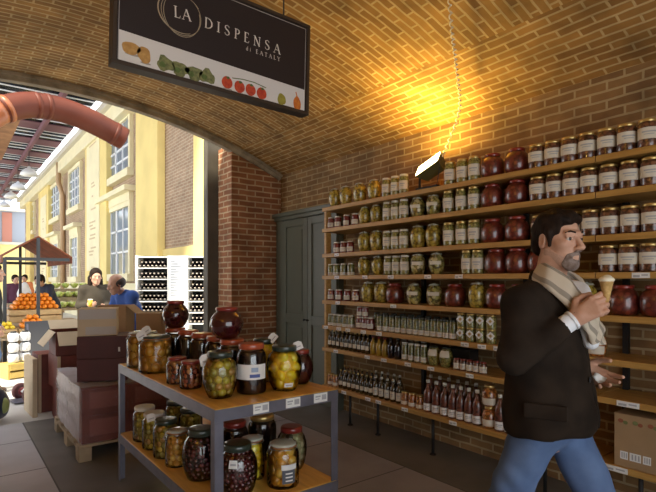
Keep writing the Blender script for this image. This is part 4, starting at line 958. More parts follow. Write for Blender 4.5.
# coat
def coatf(p):
    tr = su(.09, el((-.015, 0, 1.28), (.128, .185, .235)), el((.0, 0, 1.06), (.148, .186, .30)), rc(SR, SL, .074), el((.005, 0, .95), (.168, .195, .20)))
    arms = su(.03, rc(SR, ER, .072, .060), rc(ER, (.085, -.167, 1.331), .058, .049)); arml = su(.03, rc(SL, EL, .072, .060), rc(EL, (.027, .171, 1.165), .062, .050))
    f = su(.035, su(.035, tr, arms), arml)
    f = ss(.015, f, hs((-.10, 0, 1), .918))                           # hem
    vneck = su(.02, rc((.14, 0, 1.53), (.175, .02, 1.22), .062, .012), rc((.04, 0, 1.54), (.05, 0, 1.62), .070))
    f = ss(.02, f, vneck)
    front = lambda q: np.maximum(np.abs(q[:, 1]-.03)-.006, .10-q[:, 0])   # slit of the open front
    f = ss(.012, f, lambda q: np.maximum(front(q), q[:, 2]-1.24))
    return f(p)
cw = waves(coatf, .0048, (26, 30, 14, 0), (10, 44, 40, 1.5), (50, 12, 30, .6), (14, 20, 62, 2.2))
mb = MB(); organic(mb, cw, (-.26, -.36, .84), (.26, .36, 1.56), .0105); ct = mb.build('coat', 'coat', man)
mb = MB(); sweep(mb, [(.10, -.075, 1.40), (.055, -.095, 1.47), (-.03, -.075, 1.515), (-.065, 0, 1.525), (-.03, .075, 1.515), (.055, .095, 1.50), (.10, .075, 1.40)], [(.6, -.8, .1), (.2, -1, .2), (-.6, -.8, .2), (-1, 0, .2), (-.6, .8, .2), (.2, 1, .2), (.6, .8, .1)], [.012, .026, .034, .036, .034, .026, .012], .010)
mb.m = [0]*len(mb.m); mb.build('collar', 'coat', ct)
mb = MB()
for z in (1.14,): mb.lathe([(.011, 0), (.011, .003), (.006, .005)], 10, (.155+.012*(1.16-z), -.018, z), M4=Matrix.Rotation(PI/2, 4, 'Y'))
mb.build('button', 'darksteel', ct)
mb = MB(); T = Matrix.Translation((.055, -.195, 1.035)) @ Matrix.Rotation(.25, 4, 'Z'); mb.box(-.075, .075, -.012, .006, -.028, .028, 0, T); mb.build('pocket_flap', 'coat', ct, bevel=.005)
# jeans
def jeanf(p):
    f = su(.06, el((0, 0, .98), (.125, .165, .12)), rc(HR_, KR, .092, .074), rc(HL_, KL, .092, .074)); f = su(.03, f, rc(KR, AR, .074, .062), rc(KL, AL, .074, .062))
    return f(p)
jw = waves(jeanf, .006, (18, 26, 40, 0), (34, 10, 52, 1.2), (60, 20, 24, .4))
mb = MB(); organic(mb, jw, (-.62, -.28, .06), (.60, .28, 1.12), .014); mb.build('jeans', 'jean', man)
M['shoe'] = mat('brown_leather', (.06, .028, .014), .35, coat=.4)
for (ax, ay, az), toe, ps in ((AR, (-.33, -.10, .036), -.55), (AL, (.585, .10, .075), .22)):
    f = su(.03, rc((ax-.02, ay, az-.05), toe, .042, .036), rc((ax, ay, az+.02), (ax-.02, ay, az-.05), .046, .044))
    f = si(f, hs((0, 0, -1), -.002))
    mb = MB(); a, b = bounds([(ax, ay, az), toe, (ax-.02, ay, az-.06)], .08); organic(mb, f, a, b, .010); mb.build('shoe', 'shoe', man)
# scarf, shirt, cuffs, bracelet
mb = MB()
sweep(mb, [(-.030, 0, 1.555), (.0, -.083, 1.545), (.075, -.100, 1.50), (.130, -.060, 1.42), (.162, -.020, 1.34), (.168, .005, 1.29)], [(-1, 0, .3), (-.2, -1, .4), (.5, -.85, .4), (.85, -.4, .3), (1, -.1, .1), (1, 0, 0)], [.042, .044, .046, .046, .042, .034], .017)
sweep(mb, [(-.030, 0, 1.55), (.0, .083, 1.54), (.085, .092, 1.49), (.138, .062, 1.41), (.168, .052, 1.33), (.172, .05, 1.27)], [(-1, 0, .3), (-.2, 1, .4), (.5, .85, .4), (.85, .4, .3), (1, .1, .1), (1, 0, 0)], [.042, .044, .044, .042, .040, .034], .017)
mb.build('scarf', ['scarf', 'scarf_stripe'], man)
mb = MB(); organic(mb, su(.01, el((.085, 0, 1.475), (.045, .05, .045)), rc((.11, 0, 1.47), (.15, .02, 1.28), .045, .03)), (.0, -.09, 1.22), (.22, .11, 1.56), .008); sh_ = mb.build('shirt_front', 'shirt', man)
for W, A_, r in ((WR, (.095, -.160, 1.343), .036), (WL, (.035, .168, 1.166), .036)):
    w_, a_ = Vector(W), Vector(A_); d = (w_-a_).normalized(); mb = MB(); mb.tube([a_-d*.02, w_+d*.004], [r, r-.002], 16); mb.tube([w_-d*.006, w_+d*.006], [r+.0015, r+.0005], 16); mb.build('shirt_cuff', 'shirt', man)
mb = MB(); w_ = Vector(WR); d = (w_-Vector((.095, -.160, 1.343))).normalized(); e1 = d.orthogonal().normalized(); e2 = d.cross(e1); c = w_+d*.016
for k in range(22): mb.ball(c+e1*(.031*math.cos(2*PI*k/22))+e2*(.031*math.sin(2*PI*k/22)), .0042, k % 2, 6, 4)
mb.build('bead_bracelet', [mat('brown_bead', (.16, .09, .06), .4), mat('pale_bead', (.55, .48, .42), .4)], man)
# what he holds
MW = Matrix.Translation(base) @ Matrix.Rotation(MZ, 4, 'Z') @ Matrix.Scale(MS_, 4)
def mw(p): return MW @ Vector(p)
CP = (.232, -.093, 1.452)
ice = thing('ice_cream_cone', 'small waffle cone with white ice cream in the man\'s raised hand', 'ice cream', mw(CP))
MB().lathe([(.004, -.030), (.016, .03), (.024, .066), (.0255, .0665)], 16).build('waffle_cone', mat('waffle', (.62, .40, .15), .7, col2=(.48, .29, .09), vs=90), ice)
mb = MB(); mb.ball((0, 0, .070), (.027, .027, .014), 0, 14, 10); mb.ball((.006, 0, .079), (.017, .016, .009), 0, 12, 8); mb.ball((.022, .006, .077), (.014, .012, .007), 0, 10, 7); mb.build('ice_cream', mat('cream_white', (.85, .78, .60), .4), ice)
nk = mw((.158, .098, 1.130)); mb = MB()
rows = [[Vector(((i-3)*.008, (j-2)*.0085, .006*math.sin(i*1.1)+.004*math.cos(j*2+i))) for i in range(7)] for j in range(5)]
mb.sheet(rows); mb.sheet([[p+Vector((0, 0, .004)) for p in r][::-1] for r in rows])
o = mb.build('paper_napkin', 'white', loc=nk); o.rotation_euler = (.5, .35, MZ-.2); tag(o, 'crumpled white paper napkin in the man\'s lowered hand', 'napkin')
# ---------------------------------------------------------------- market street beyond the arch
M['cream_plaster'] = mat('cream_plaster', (.88, .70, .27), .8, var=.12, vs=1.2); M['pale_plaster'] = mat('pale_plaster', (.88, .80, .52), .8, var=.1, vs=1.5)
M['cornice_grey'] = mat('cornice_grey', (.60, .56, .46), .8); M['mauve'] = mat('mauve_roof', (.20, .085, .10), .7, var=.3, vs=.8); M['steelwhite'] = mat('white_steel', (.80, .82, .84), .5)
XFAC = 4.6; XP = 4.38
bld = thing('market_building', 'long brick market hall with cream pilasters and tall windows across the covered street', 'building', (XFAC, 9.6, 0))
def bpart(name, m, x0, x1, y0, y1, z0, z1, parent=None, bevel=0):
    mb = MB(); mb.box(x0-XFAC, x1-XFAC, y0-9.6, y1-9.6, z0, z1); return mb.build(name, m, parent or bld, bevel=bevel, uvf=(lambda c, n: (c.y if abs(n.x) > .5 else c.x, c.z)) if m == 'outbrick' else None)
YF0, YF1 = Yat(219, XP), 42.0; ZCO = 7.15
bpart('wall', 'outbrick', XFAC, XFAC+.4, YF0-1.0, YF1, 1.45, ZCO); bpart('base_course', 'pale_plaster', XFAC-.06, XFAC+.4, YF0-1.0, YF1, 0, 1.45)
bpart('cornice', 'cornice_grey', XP-.30, XFAC+.3, YF0-1.0, YF1+.2, ZCO, ZCO+.22, bevel=.03); bpart('cornice', 'pale_plaster', XP-.12, XFAC, YF0-1.0, YF1+.1, ZCO-.5, ZCO)
pil = [(135.5, 157), (193, 210), (85, 106), (38.5, 48)]
bpart('base_course', 'cream_plaster', XFAC-.08, XFAC-.001, YF0-.9, Yat(157.5, XFAC), 1.451, 2.35)
for a, b in pil: bpart('pilaster', 'cream_plaster', XP, XFAC, Yat(b, XP), Yat(a, XP), 0, ZCO-.5, bevel=.02)
bpart('pilaster', 'cream_plaster', XP, XFAC, 37.5, 39.5, 0, ZCO-.5)
def window(u0, u1, z0, z1, hood=False, cols=2, rows=3):
    y0, y1 = Yat(u1, XFAC), Yat(u0, XFAC); f = .16; x = XFAC
    mb = MB(); off = Vector((-XFAC, -9.6, 0))
    def B(a, b, c, d, e, g, m=0): mb.box(a-XFAC, b-XFAC, c-9.6, d-9.6, e, g, m)
    B(x-.12, x, y0-f, y0, z0-f, z1+f); B(x-.12, x, y1, y1+f, z0-f, z1+f); B(x-.12, x, y0, y1, z1, z1+f); B(x-.2, x, y0-f-.03, y1+f+.03, z0-f-.08, z0-.002)
    if hood: B(x-.34, x, y0-f-.25, y1+f+.25, z1+.42, z1+.58); B(x-.14, x, y0-f, y1+f, z1+f, z1+.42)
    w_ = mb.build('window', 'pale_plaster', bld)
    mb = MB(); B(x-.04, x-.005, y0, y1, z0, z1); mb.build('pane', 'pane', w_)
    mb = MB()
    for i in range(1, cols*2): yy = y0+(y1-y0)*i/(cols*2); B(x-.075, x-.041, yy-.03*(2 if i % 2 == 0 else 1), yy+.03*(2 if i % 2 == 0 else 1), z0, z1)
    for i in range(1, rows+1): zz = z0+(z1-z0)*i/(rows+1); B(x-.075, x-.041, y0, y1, zz-.03, zz+.03)
    mb.build('glazing_bar', 'steelwhite', w_)
window(105.5, 132, 5.0, 6.6); window(107, 132, 1.75, 3.85, True, 2, 2)
window(71.5, 82, 4.75, 6.4); window(52.5, 62, 4.75, 6.4); window(29.5, 35.5, 4.75, 6.4); window(73, 80, 1.7, 3.4, True); window(53, 60, 1.7, 3.4, True)
mb = MB(); y = Yat(65.5, XFAC); mb.tube([(-.12, y-9.6, 0), (-.12, y-9.6, 5.6), (-.30, y-9.6, 6.2), (-.30, y-9.6, ZCO)], .11, 8); mb.build('downpipe', mat('downpipe_tan', (.50, .33, .18), .6), bld)
M['banner_ink'] = mat('banner_ink', (.62, .48, .28), .8)
def banner(u0, u1, z0, z1, n, big):
    y0, y1 = Yat(u1, XP), Yat(u0, XP); mb = MB(); x = XP-XFAC
    mb.box(x-.03, x, y0-9.6, y1-9.6, z0, z1, 0); random.seed(3)
    hgt = (z1-z0)/n
    for i in range(n):
        zc = z0+hgt*(i+.5); yc = (y0+y1)/2-9.6; ww = (y1-y0)*.30
        for q in range(3):
            if random.random() < .55: mb.box(x-.036, x-.03, yc-ww*random.random(), yc+ww*random.random(), zc+(q-1)*hgt*.26-hgt*.06, zc+(q-1)*hgt*.26+hgt*.06, 1)
    mb.build('painted_sign', ['pale_plaster', 'banner_ink'], bld)
banner(87.5, 100, 1.9, 6.7, 10, 1); banner(41, 46.5, 1.2, 6.2, 9, 0)
# far end of the street
fb = thing('street_end_building', 'grey and brick-red block with yellow ground floor closing the street', 'building', (0, 46, 0))
def fpart(n_, m, x0, x1, z0, z1, d=0): return MB().box(x0, x1, -d, .5, z0, z1).build(n_, m, fb)
fpart('ground_floor', 'cream_plaster', -9, 5.6, 0, 4.3, .1); fpart('upper_wall', mat('grey_render', (.32, .34, .38), .8), -9, 5.6, 4.5, 6.9); fpart('string_course', 'cornice_grey', -9, 5.6, 4.3, 4.5, .2)
fpart('red_panel', mat('red_render', (.48, .20, .14), .8), 3.5, 4.15, 4.5, 6.8, .06); fpart('roof_edge', 'cornice_grey', -9, 5.6, 6.9, 7.15, .3)
# glazed roof over the street: red-mauve sheets and skylights in turn
rf = thing('market_roof', 'glazed street roof of mauve sheets alternating with bluish skylights', 'roof', (0, 7, 0))
M['skyblue'] = glassy('blue_skylight', (.13, .21, .36), .05, .3); M['skylight'] = glassy('skylight_glass', (.72, .78, .9), .05, .3)
k = 0; y = 9.0
while y < 45:
    a = 1.0; MB().box(-8, XP-.32, y-7, y+a-7, 7.58, 7.66).build('roof_sheet', 'mauve', rf)
    s_ = MB().box(-8, XP-.32, y+a-7, y+1.75-7, 7.61, 7.63).build('skylight', 'skyblue', rf); MB().box(-8, XP-.32, y+1.75-7, y+2.6-7, 7.61, 7.63).build('skylight', 'skylight', rf)
    mb = MB()
    for q in (y+a+.02, y+a+.50, y+2.05): mb.box(-8, XP-.32, q-7, q+.05-7, 7.57, 7.60)
    mb.build('glazing_bar', 'steelwhite', s_); y += 2.6
mb = MB()
for X in (-3.5, .6, 2.95): mb.box(X-.06, X+.06, 2, 38, 7.28, 7.50)
mb.build('purlin', 'mauve', rf)
# hanging lamps in a row
def lampm():
    o = thing('pendant_lamp', '', 'lamp'); MB().lathe([(.36, 0), (.33, .10), (.22, .24), (.08, .32), (.05, .40)], 16, cap0=True).build('lamp_shade', mat('lamp_white', (.88, .88, .86), .4), o)
    MB().tube([(0, 0, .40), (0, 0, 1.10)], .015, 6).build('cord', 'darksteel', o); return o
KLAMP = Kind(lampm)
for n, (u, v) in enumerate(((29, 168), (18, 183), (11, 194), (4, 205))):
    p = atX(u, v, 2.95); KLAMP.put((p.x, p.y, 6.18), 0, f"white dome lamp hanging from the market roof, {ORD[n]} from the arch", 'white dome lamps under the market roof')
# brick arcade at the left of the street
mb = MB(); mb.box(-4, .88, 8.5, 11.7, 3.9, 4.02); mb.box(-4, -3.0, 8.5, 11.7, 0, 3.9)
tag(mb.build('arcade', mat('arcade_brick', (.36, .19, .09), .85, col2=(.22, .11, .05), vs=5, bump=.4)), 'brick arcade block overhanging the street beyond the arch', 'arcade', kind='structure')
# big copper-brown duct
dp = [atD(u, v, d) for u, v, d in ((-40, 132, 6.6), (-14, 118, 6.7), (6, 109, 6.85), (30, 105, 7.1), (58, 109, 7.4), (84, 118, 7.7), (106, 129, 8.0), (124, 139, 8.2))]
c0 = dp[3].copy(); du = thing('air_duct', 'large copper-brown air duct curving under the market roof', 'duct', c0)
M['duct'] = mat('duct_paint', (.115, .024, .009), .5, var=.25, vs=2, spec=.25); M['duct_light'] = mat('duct_copper', (.30, .09, .028), .35)
def crom(P, n):
    out = []
    for i in range((len(P)-1)*n+1):
        t = i/n; j = min(int(t), len(P)-2); f = t-j; a, b, c, d = P[max(j-1, 0)], P[j], P[j+1], P[min(j+2, len(P)-1)]
        out.append(0.5*(2*b+(c-a)*f+(2*a-5*b+4*c-d)*f*f+(3*b-a-3*c+d)*f**3))
    return out
cp = [p-c0 for p in crom(dp, 5)]
MB().tube(cp[9:], .180, 20).build('pipe', 'duct', du); MB().tube(cp[:10], .176, 20).build('elbow', 'duct_light', du)
for k in (10, 16, 18, 32): MB().tube([cp[k]-(cp[k+1]-cp[k-1]).normalized()*.03, cp[k]+(cp[k+1]-cp[k-1]).normalized()*.03], .187, 20).build('joint_band', 'duct_light' if k == 10 else 'duct', du)

# ---------------------------------------------------------------- pallet with wrapped load and cartons
PXA, PXB, PYA, PYB = .90, 1.72, 4.64, 5.84
pl = thing('pallet', 'wooden pallet under the film-wrapped dark red cartons', 'pallet', ((PXA+PXB)/2, (PYA+PYB)/2, 0)); hx, hy = (PXB-PXA)/2, (PYB-PYA)/2
M['palletwood'] = mat('pallet_wood', (.40, .31, .20), .8, var=.3, vs=6)
for y in (-hy+.06, -hy/2, 0, hy/2, hy-.06): MB().box(-hx, hx, y-.05, y+.05, .118, .14).build('deck_board', 'palletwood', pl)
for x in (-hx+.05, 0, hx-.05):
    MB().box(x-.05, x+.05, -hy, hy, .098, .1175).build('stringer', 'palletwood', pl)
    for y in (-hy+.07, 0, hy-.07): MB().box(x-.05, x+.05, y-.07, y+.07, .0, .0975).build('block', 'palletwood', pl)
ld_ = thing('wrapped_carton_load', 'stack of dark red cartons wrapped in shiny film on the pallet', 'cartons', ((PXA+PXB)/2, (PYA+PYB)/2, .1405))
M['cartonred'] = mat('wine_carton', (.17, .036, .024), .6, var=.3, vs=6)
for i in range(2):
    for j in range(3):
        for k in range(2):
            x0 = -hx+.03+i*.38; y0 = -hy+.03+j*.38; z0 = k*.235; mb = MB(); mb.box(x0, x0+.377, y0, y0+.377, z0+.001, z0+.233); mb.box(x0+.06, x0+.31, y0-.001, y0, z0+.06, z0+.2, 1); mb.box(x0-.001, x0, y0+.08, y0+.3, z0+.07, z0+.19, 1)
            mb.build('carton', ['cartonred', mat('carton_print', (.22, .065, .045), .6) if 'cprint' not in M else M['cprint']], ld_)
random.seed(11)
def film(x0, x1, y0, y1, z0, z1):
    mb = MB(); rows = []
    per = [(x0+(x1-x0)*t/8, y0) for t in range(8)]+[(x1, y0+(y1-y0)*t/10) for t in range(10)]+[(x1-(x1-x0)*t/8, y1) for t in range(8)]+[(x0, y1-(y1-y0)*t/10) for t in range(10)]
    for i in range(12):
        z = z0+(z1-z0)*i/11; s = 1+.012*math.sin(i*1.7); rows.append([Vector((x*s+random.uniform(-.004, .004), y*s+random.uniform(-.004, .004), z+(random.uniform(-.012, .012) if 0 < i else 0))) for x, y in per])
    mb.sheet(rows, closed=True)
    inn = [[Vector((p.x*.6, p.y*.6, z1+random.uniform(-.004, .012))) for p in rows[-1]]]; mb.sheet([rows[-1]]+inn, closed=True); return mb
M['filmside'] = bpy.data.materials.new('film_haze'); M['filmside'].use_nodes = True
_n = M['filmside'].node_tree.nodes; _l = M['filmside'].node_tree.links; _n.clear(); _o = _n.new('ShaderNodeOutputMaterial'); _t = _n.new('ShaderNodeBsdfTransparent'); _d = _n.new('ShaderNodeBsdfPrincipled'); _x = _n.new('ShaderNodeMixShader')
_d.inputs['Base Color'].default_value = (.72, .72, .76, 1); _d.inputs['Roughness'].default_value = .16; _d.inputs['Specular IOR Level'].default_value = .9
_tc = _n.new('ShaderNodeTexCoord'); _nz = _n.new('ShaderNodeTexNoise'); _nz.inputs['Scale'].default_value = 9; _nz.inputs['Detail'].default_value = 5; _bp = _n.new('ShaderNodeBump'); _bp.inputs['Strength'].default_value = .8; _bp.inputs['Distance'].default_value = .03
_l.new(_tc.outputs['Object'], _nz.inputs['Vector']); _l.new(_nz.outputs[0], _bp.inputs['Height']); _l.new(_bp.outputs[0], _d.inputs['Normal'])
_lw = _n.new('ShaderNodeLayerWeight'); _lw.inputs['Blend'].default_value = .5; _l.new(_bp.outputs[0], _lw.inputs['Normal']); _mr = _n.new('ShaderNodeMapRange'); _mr.inputs['From Min'].default_value = .15; _mr.inputs['From Max'].default_value = .9; _mr.inputs['To Min'].default_value = .03; _mr.inputs['To Max'].default_value = .75
_l.new(_lw.outputs['Facing'], _mr.inputs['Value']); _l.new(_mr.outputs[0], _x.inputs[0]); _l.new(_t.outputs[0], _x.inputs[1]); _l.new(_d.outputs[0], _x.inputs[2]); _l.new(_x.outputs[0], _o.inputs[0])
film(-hx+.018, hx-.018+.0, -hy+.018, hy-.018, 0, .485).build('stretch_film', 'filmside', ld_)
def carton(name, label, x, y, z, sx, sy, sz, rz, m, group=None, flaps=0, fm=None, panels=()):
    o = thing(name, label, 'box', (x, y, z+.0006), rz, group); t = .006
    mb = MB()
    if flaps:
        mb.box(-sx/2, sx/2, -sy/2, sy/2, 0, t); mb.box(-sx/2, sx/2, -sy/2, -sy/2+t, t, sz); mb.box(-sx/2, sx/2, sy/2-t, sy/2, t, sz); mb.box(-sx/2, -sx/2+t, -sy/2+t, sy/2-t, t, sz); mb.box(sx/2-t, sx/2, -sy/2+t, sy/2-t, t, sz)
    else: mb.box(-sx/2, sx/2, -sy/2, sy/2, 0, sz)
    mb.build('carton', m, o, bevel=.003)
    if flaps:
        for i, (a, b, c) in enumerate((((-1, 0), sy, .9), ((1, 0), sy, .7), ((0, -1), sx, .8), ((0, 1), sx, -.5))[:flaps]):
            T = Matrix.Translation((a[0]*sx/2, a[1]*sy/2, sz)) @ Matrix.Rotation(math.atan2(a[1], a[0]), 4, 'Z') @ Matrix.Rotation(c, 4, 'Y')
            MB().box(0, min(sx, sy)*.45, -b/2+.01, b/2-.01, 0, .004, 0, T).build('flap', fm or m, o)
    for (face, a0, a1, z0, z1, pm) in panels:
        mb = MB()
        if face == 'f': mb.box(a0*sx, a1*sx, -sy/2-.0025, -sy/2-.0005, z0*sz, z1*sz)
        else: mb.box(-sx/2-.0025, -sx/2-.0005, a0*sy, a1*sy, z0*sz, z1*sz)
        mb.build('printed_panel', pm, o)
    return o
M['greypaper'] = mat('grey_paper', (.52, .49, .46), .7); M['cardpale'] = mat('pale_cardboard', (.62, .50, .34), .8, var=.1, vs=4)
zt = .1405+.50
carton('wine_carton', 'dark wine-red carton directly on the wrapped load, lower of two', 1.20, 4.98, zt, .42, .38, .20, -.42, 'carddark')
carton('wine_carton', 'dark wine-red carton on top of another, below the grey open box', 1.20, 4.98, zt+.2015, .42, .38, .20, -.42, 'carddark', panels=(('f', .32, .36, .3, .5, 'white'),))
carton('paper_box', 'open grey and white box topping the dark red cartons', 1.14, 5.00, zt+.403, .33, .30, .245, -.30, 'cardpale', flaps=0, panels=(('f', -.46, .46, .62, .98, 'greypaper'), ('f', -.30, .46, .05, .34, 'greypaper'), ('s', -.45, .45, .6, .95, 'greypaper')))
carton('cardboard_box', 'tan cardboard box behind the peach jars, open flap up', 1.46, 5.62, zt, .28, .28, .64, -.6, 'card', flaps=2)
carton('cardboard_box', 'tan cardboard box in front of the man in blue', 1.66, 5.12, zt, .24, .24, .58, -.5, 'card')
random.seed(5)
carton('wine_carton', 'brown wine carton at the bottom of the stack behind the pallet', 1.17, 6.30, 0, .40, .44, .36, -.05, 'cartonred', panels=(('f', -.5, -.42, 0, 1, 'cardpale'),))
carton('wine_carton', 'brown wine carton second in the stack behind the pallet', 1.15, 6.30, .3606, .40, .44, .36, .06, 'cartonred', panels=(('f', -.5, -.42, 0, 1, 'cardpale'),))
carton('open_carton', 'open brown carton with pale flaps on the stack behind the pallet', 1.16, 6.30, .7212, .42, .44, .26, .0, 'cartonred', flaps=4, fm='cardpale')
carton('wine_carton', 'tall brown carton standing by the kerb beside the hand truck', .99, 6.85, 0, .28, .36, .68, .05, 'cartonred', panels=(('f', -.5, -.38, 0, 1, 'cardpale'), ('f', .38, .5, 0, 1, 'cardpale')))
carton('cardboard_box', 'folded cardboard standing on edge beside the tall brown carton', .79, 6.72, 0, .05, .5, .66, .06, 'cardpale')
# hand truck
ht = thing('hand_truck', 'small hand truck with two dark red wheels lying by the cartons', 'hand truck', (.80, 7.45, 0))
M['tyre'] = mat('tyre_dark_red', (.09, .02, .02), .6); M['hubred'] = mat('hub_red', (.28, .05, .05), .45)
for (x, y) in ((-.02, .16), (.06, -.16)):
    T = Matrix.Translation((x, y, .105)) @ Matrix.Rotation(PI/2, 4, 'X') @ Matrix.Rotation(.5, 4, 'Y')
    wv = MB(); wv.lathe([(.065, -.03), (.10, -.03), (.105, 0), (.10, .03), (.065, .03)], 18, M4=T); w_ = wv.build('wheel', 'tyre', ht)
    mb = MB(); mb.lathe([(.02, -.035), (.066, -.028), (.066, .028), (.02, .035)], 16, M4=T); mb.build('hub', 'hubred', w_)
mb = MB(); mb.tube([(-.02, .16, .105), (.06, -.16, .105)], .012, 8); mb.tube([(0, .12, .11), (.35, .45, .42)], .012, 8); mb.tube([(.04, -.12, .11), (.40, .25, .42)], .012, 8); mb.tube([(.35, .45, .42), (.40, .25, .42)], .012, 8); mb.build('frame', 'steelwhite', ht)
MB().box(-.14, .10, -.15, .15, .012, .02, 0, Matrix.Rotation(.2, 4, 'Z')).build('toe_plate', 'metal', ht)
# blue shopping bag at the edge
sb = thing('shopping_bag', 'round dark blue bag with green and yellow print on the floor at the street edge', 'bag', (.40, 6.55, 0))
mb = MB(); organic(mb, waves(su(.08, el((0, 0, .17), (.17, .20, .165)), el((0, 0, .27), (.13, .16, .13))), .006, (30, 24, 12, 0), (14, 40, 30, 1)), (-.25, -.28, 0.001), (.25, .28, .46), .02); mb.build('bag_body', mat('bag_navy', (.02, .03, .06), .35, coat=.4), sb)
mb = MB(); mb.tube([(.0, -.09, .38), (.0, -.05, .46), (0, .05, .46), (0, .09, .38)], .012, 8); mb.build('handle', 'darksteel', sb)
mb = MB(); mb.ball((.10, -.115, .19), (.06, .055, .09), 0); mb.build('printed_patch', mat('bag_print', (.30, .36, .12), .5), sb)

# ---------------------------------------------------------------- fruit stall under the brown canopy
cz = thing('stall_canopy', 'brown gabled canopy on dark posts over the orange stall', 'canopy', (1.39, 10.74, 0))
M['canopy'] = mat('canopy_brown', (.30, .085, .03), .8, var=.4, vs=4); M['post'] = mat('post_dark', (.045, .05, .055), .5)
hw, L_, ze, zr = .57, 2.9, 2.0, 2.38
for s in (-1, 1):
    mb = MB(); vs = [(s*hw, 0, ze), (s*hw, L_, ze), (0, L_, zr), (0, 0, zr)]
    t = .025; mb.add([Vector(p) for p in vs]+[Vector(p)-Vector((0, 0, t)) for p in vs], [(0, 1, 2, 3), (7, 6, 5, 4), (0, 4, 5, 1), (1, 5, 6, 2), (2, 6, 7, 3), (3, 7, 4, 0)]); mb.box(s*hw-.006, s*hw+.006, 0, L_, ze-.13, ze, 0); mb.build('roof_cloth', 'canopy', cz)
for x, y in ((-.53, .03), (.0, .03), (-.53, L_-.05), (.0, L_-.05)): MB().box(x-.028, x+.028, y-.028, y+.028, 0, (ze if x < -.5 else zr)-.04).build('post', 'post', cz)
for y in (.03, L_-.05): MB().box(-.53, .53, y-.025, y+.025, ze-.09, ze-.03).build('crossbar', 'post', cz)
st = thing('fruit_stall', 'wooden market stall trestle carrying the crates of oranges', 'stall', (1.42, 11.35, 0))
MB().box(-.70, .75, -.55, .55, .70, .74).build('board', 'palletwood', st)
for x in (-.62, .67):
    for y in (-.48, .48): MB().box(x-.03, x+.03, y-.03, y+.03, 0, .6995).build('leg', 'palletwood', st)
MB().box(-.70, .75, .52, .545, .1, .6995).build('back_board', 'palletwood', st)
M['orange'] = mat('orange_peel', (.88, .30, .015), .45, col2=(.80, .22, .01), vs=20); M['lemon'] = mat('lemon_peel', (.90, .66, .05), .45); M['crate'] = mat('crate_wood', (.62, .42, .20), .75, var=.2, vs=6)
M['leafstalk'] = mat('orange_leaf', (.08, .16, .03), .6)
def crate(label, x, y, z, sx, sy, h, rz=0):
    o = thing('fruit_crate', label, 'crate', (x, y, z+.0006), rz); t = .014
    MB().box(-sx/2, sx/2, -sy/2, sy/2, 0, t).build('bottom', 'crate', o)
    for s in (-1, 1):
        for k in range(2): 
            MB().box(-sx/2, sx/2, s*sy/2-t/2, s*sy/2+t/2, t+.005+k*h*.5, t+k*h*.5+h*.42).build('slat', 'crate', o); MB().box(s*sx/2-t/2, s*sx/2+t/2, -sy/2+t, sy/2-t, t+.005+k*h*.5, t+k*h*.5+h*.42).build('slat', 'crate', o)
    return o
crate('wide wooden crate heaped with oranges under the canopy post', 1.40, 11.40, .74, .86, .62, .24); crate('lower wooden crate of oranges in front of the stall', 1.25, 10.42, .55, .44, .40, .14); crate('small crate of lemons beside the lower orange crate', .85, 10.40, .55, .30, .36, .14)
def fruitm(name, m, r):
    def mk():
        o = thing(name, '', 'fruit'); mb = MB(); mb.ball((0, 0, r), (r, r, r*.95), 0, 10, 7); mb.build('peel', m, o); mb = MB(); mb.lathe([(.008, 2*r*.95), (.005, 2*r*.95+.006)], 6); mb.build('stem', 'leafstalk', o); return o
    return Kind(mk)
KO, KLe = fruitm('orange', 'orange', .048), fruitm('lemon', 'lemon', .040)
def heap(k, cx, cy, z0, nx, ny, layers, d, lab, group):
    for l in range(layers):
        for i in range(nx-l):
            for j in range(ny-l):
                if l == 0 and 0 < i < nx-1 and 0 < j < ny-2: continue
                x = cx+(i-(nx-l-1)/2)*d; y = cy+(j-(ny-l-1)/2)*d
                k.put((x, y, z0+.0006+l*d*.74), 0, lab, group)
heap(KO, 1.40, 11.40, .98, 8, 6, 4, .0985, 'one of the oranges heaped in the wide crate under the canopy', 'oranges in the wide crate')
heap(KO, 1.25, 10.42, .69, 4, 4, 3, .0985, 'one of the oranges in the lower crate in front of the stall', 'oranges in the lower crate')
heap(KLe, .85, 10.40, .68, 3, 4, 2, .085, 'one of the lemons in the small crate', 'lemons in the small crate')
# supports under the lower crates: a yellow box and white pots
bx_ = thing('produce_bench', 'low bench under the lower orange crate', 'bench', (1.12, 10.42, 0)); MB().box(-.45, .40, -.26, .26, .51, .55).build('board', 'palletwood', bx_)
for x in (-.41, .36): MB().box(x-.03, x+.03, -.24, .24, 0, .5095).build('trestle', 'palletwood', bx_)
yc = thing('yellow_crate', 'yellow wooden crate on the street floor below the lemons', 'crate', (.93, 9.35, 0), .3)
M['yellowwood'] = mat('yellow_wood', (.62, .44, .12), .7, var=.15, vs=5)
for x in (-.2, .2): MB().box(x-.012, x+.012, -.16, .16, 0, .24).build('end_board', 'yellowwood', yc)
for y in (-.16, .16):
    for z in (.02, .14): MB().box(-.186, .186, y-.01, y+.01, z, z+.09).build('slat', 'yellowwood', yc)
MB().box(-.186, .186, -.148, .148, .225, .24).build('top_board', 'yellowwood', yc)
def potm():
    o = thing('white_pot', '', 'pot'); MB().lathe([(.055, 0), (.075, .02), (.078, .11), (.06, .14)], 14).build('body', 'steelwhite', o); MB().lathe([(.045, .1402), (.045, .165)], 12).build('lid', 'darksteel', o); return o
KP = Kind(potm)
for l in range(3):
    for i in range(2): KP.put((.86+i*.165, 9.32+i*.05, .2406+l*.1655), 0, f"white pot with dark lid on the yellow crate, {'upper' if l == 2 else 'middle' if l == 1 else 'bottom'} layer, {'nearer the kerb' if i == 0 else 'nearer the dark board'}", 'white pots on the yellow crate')
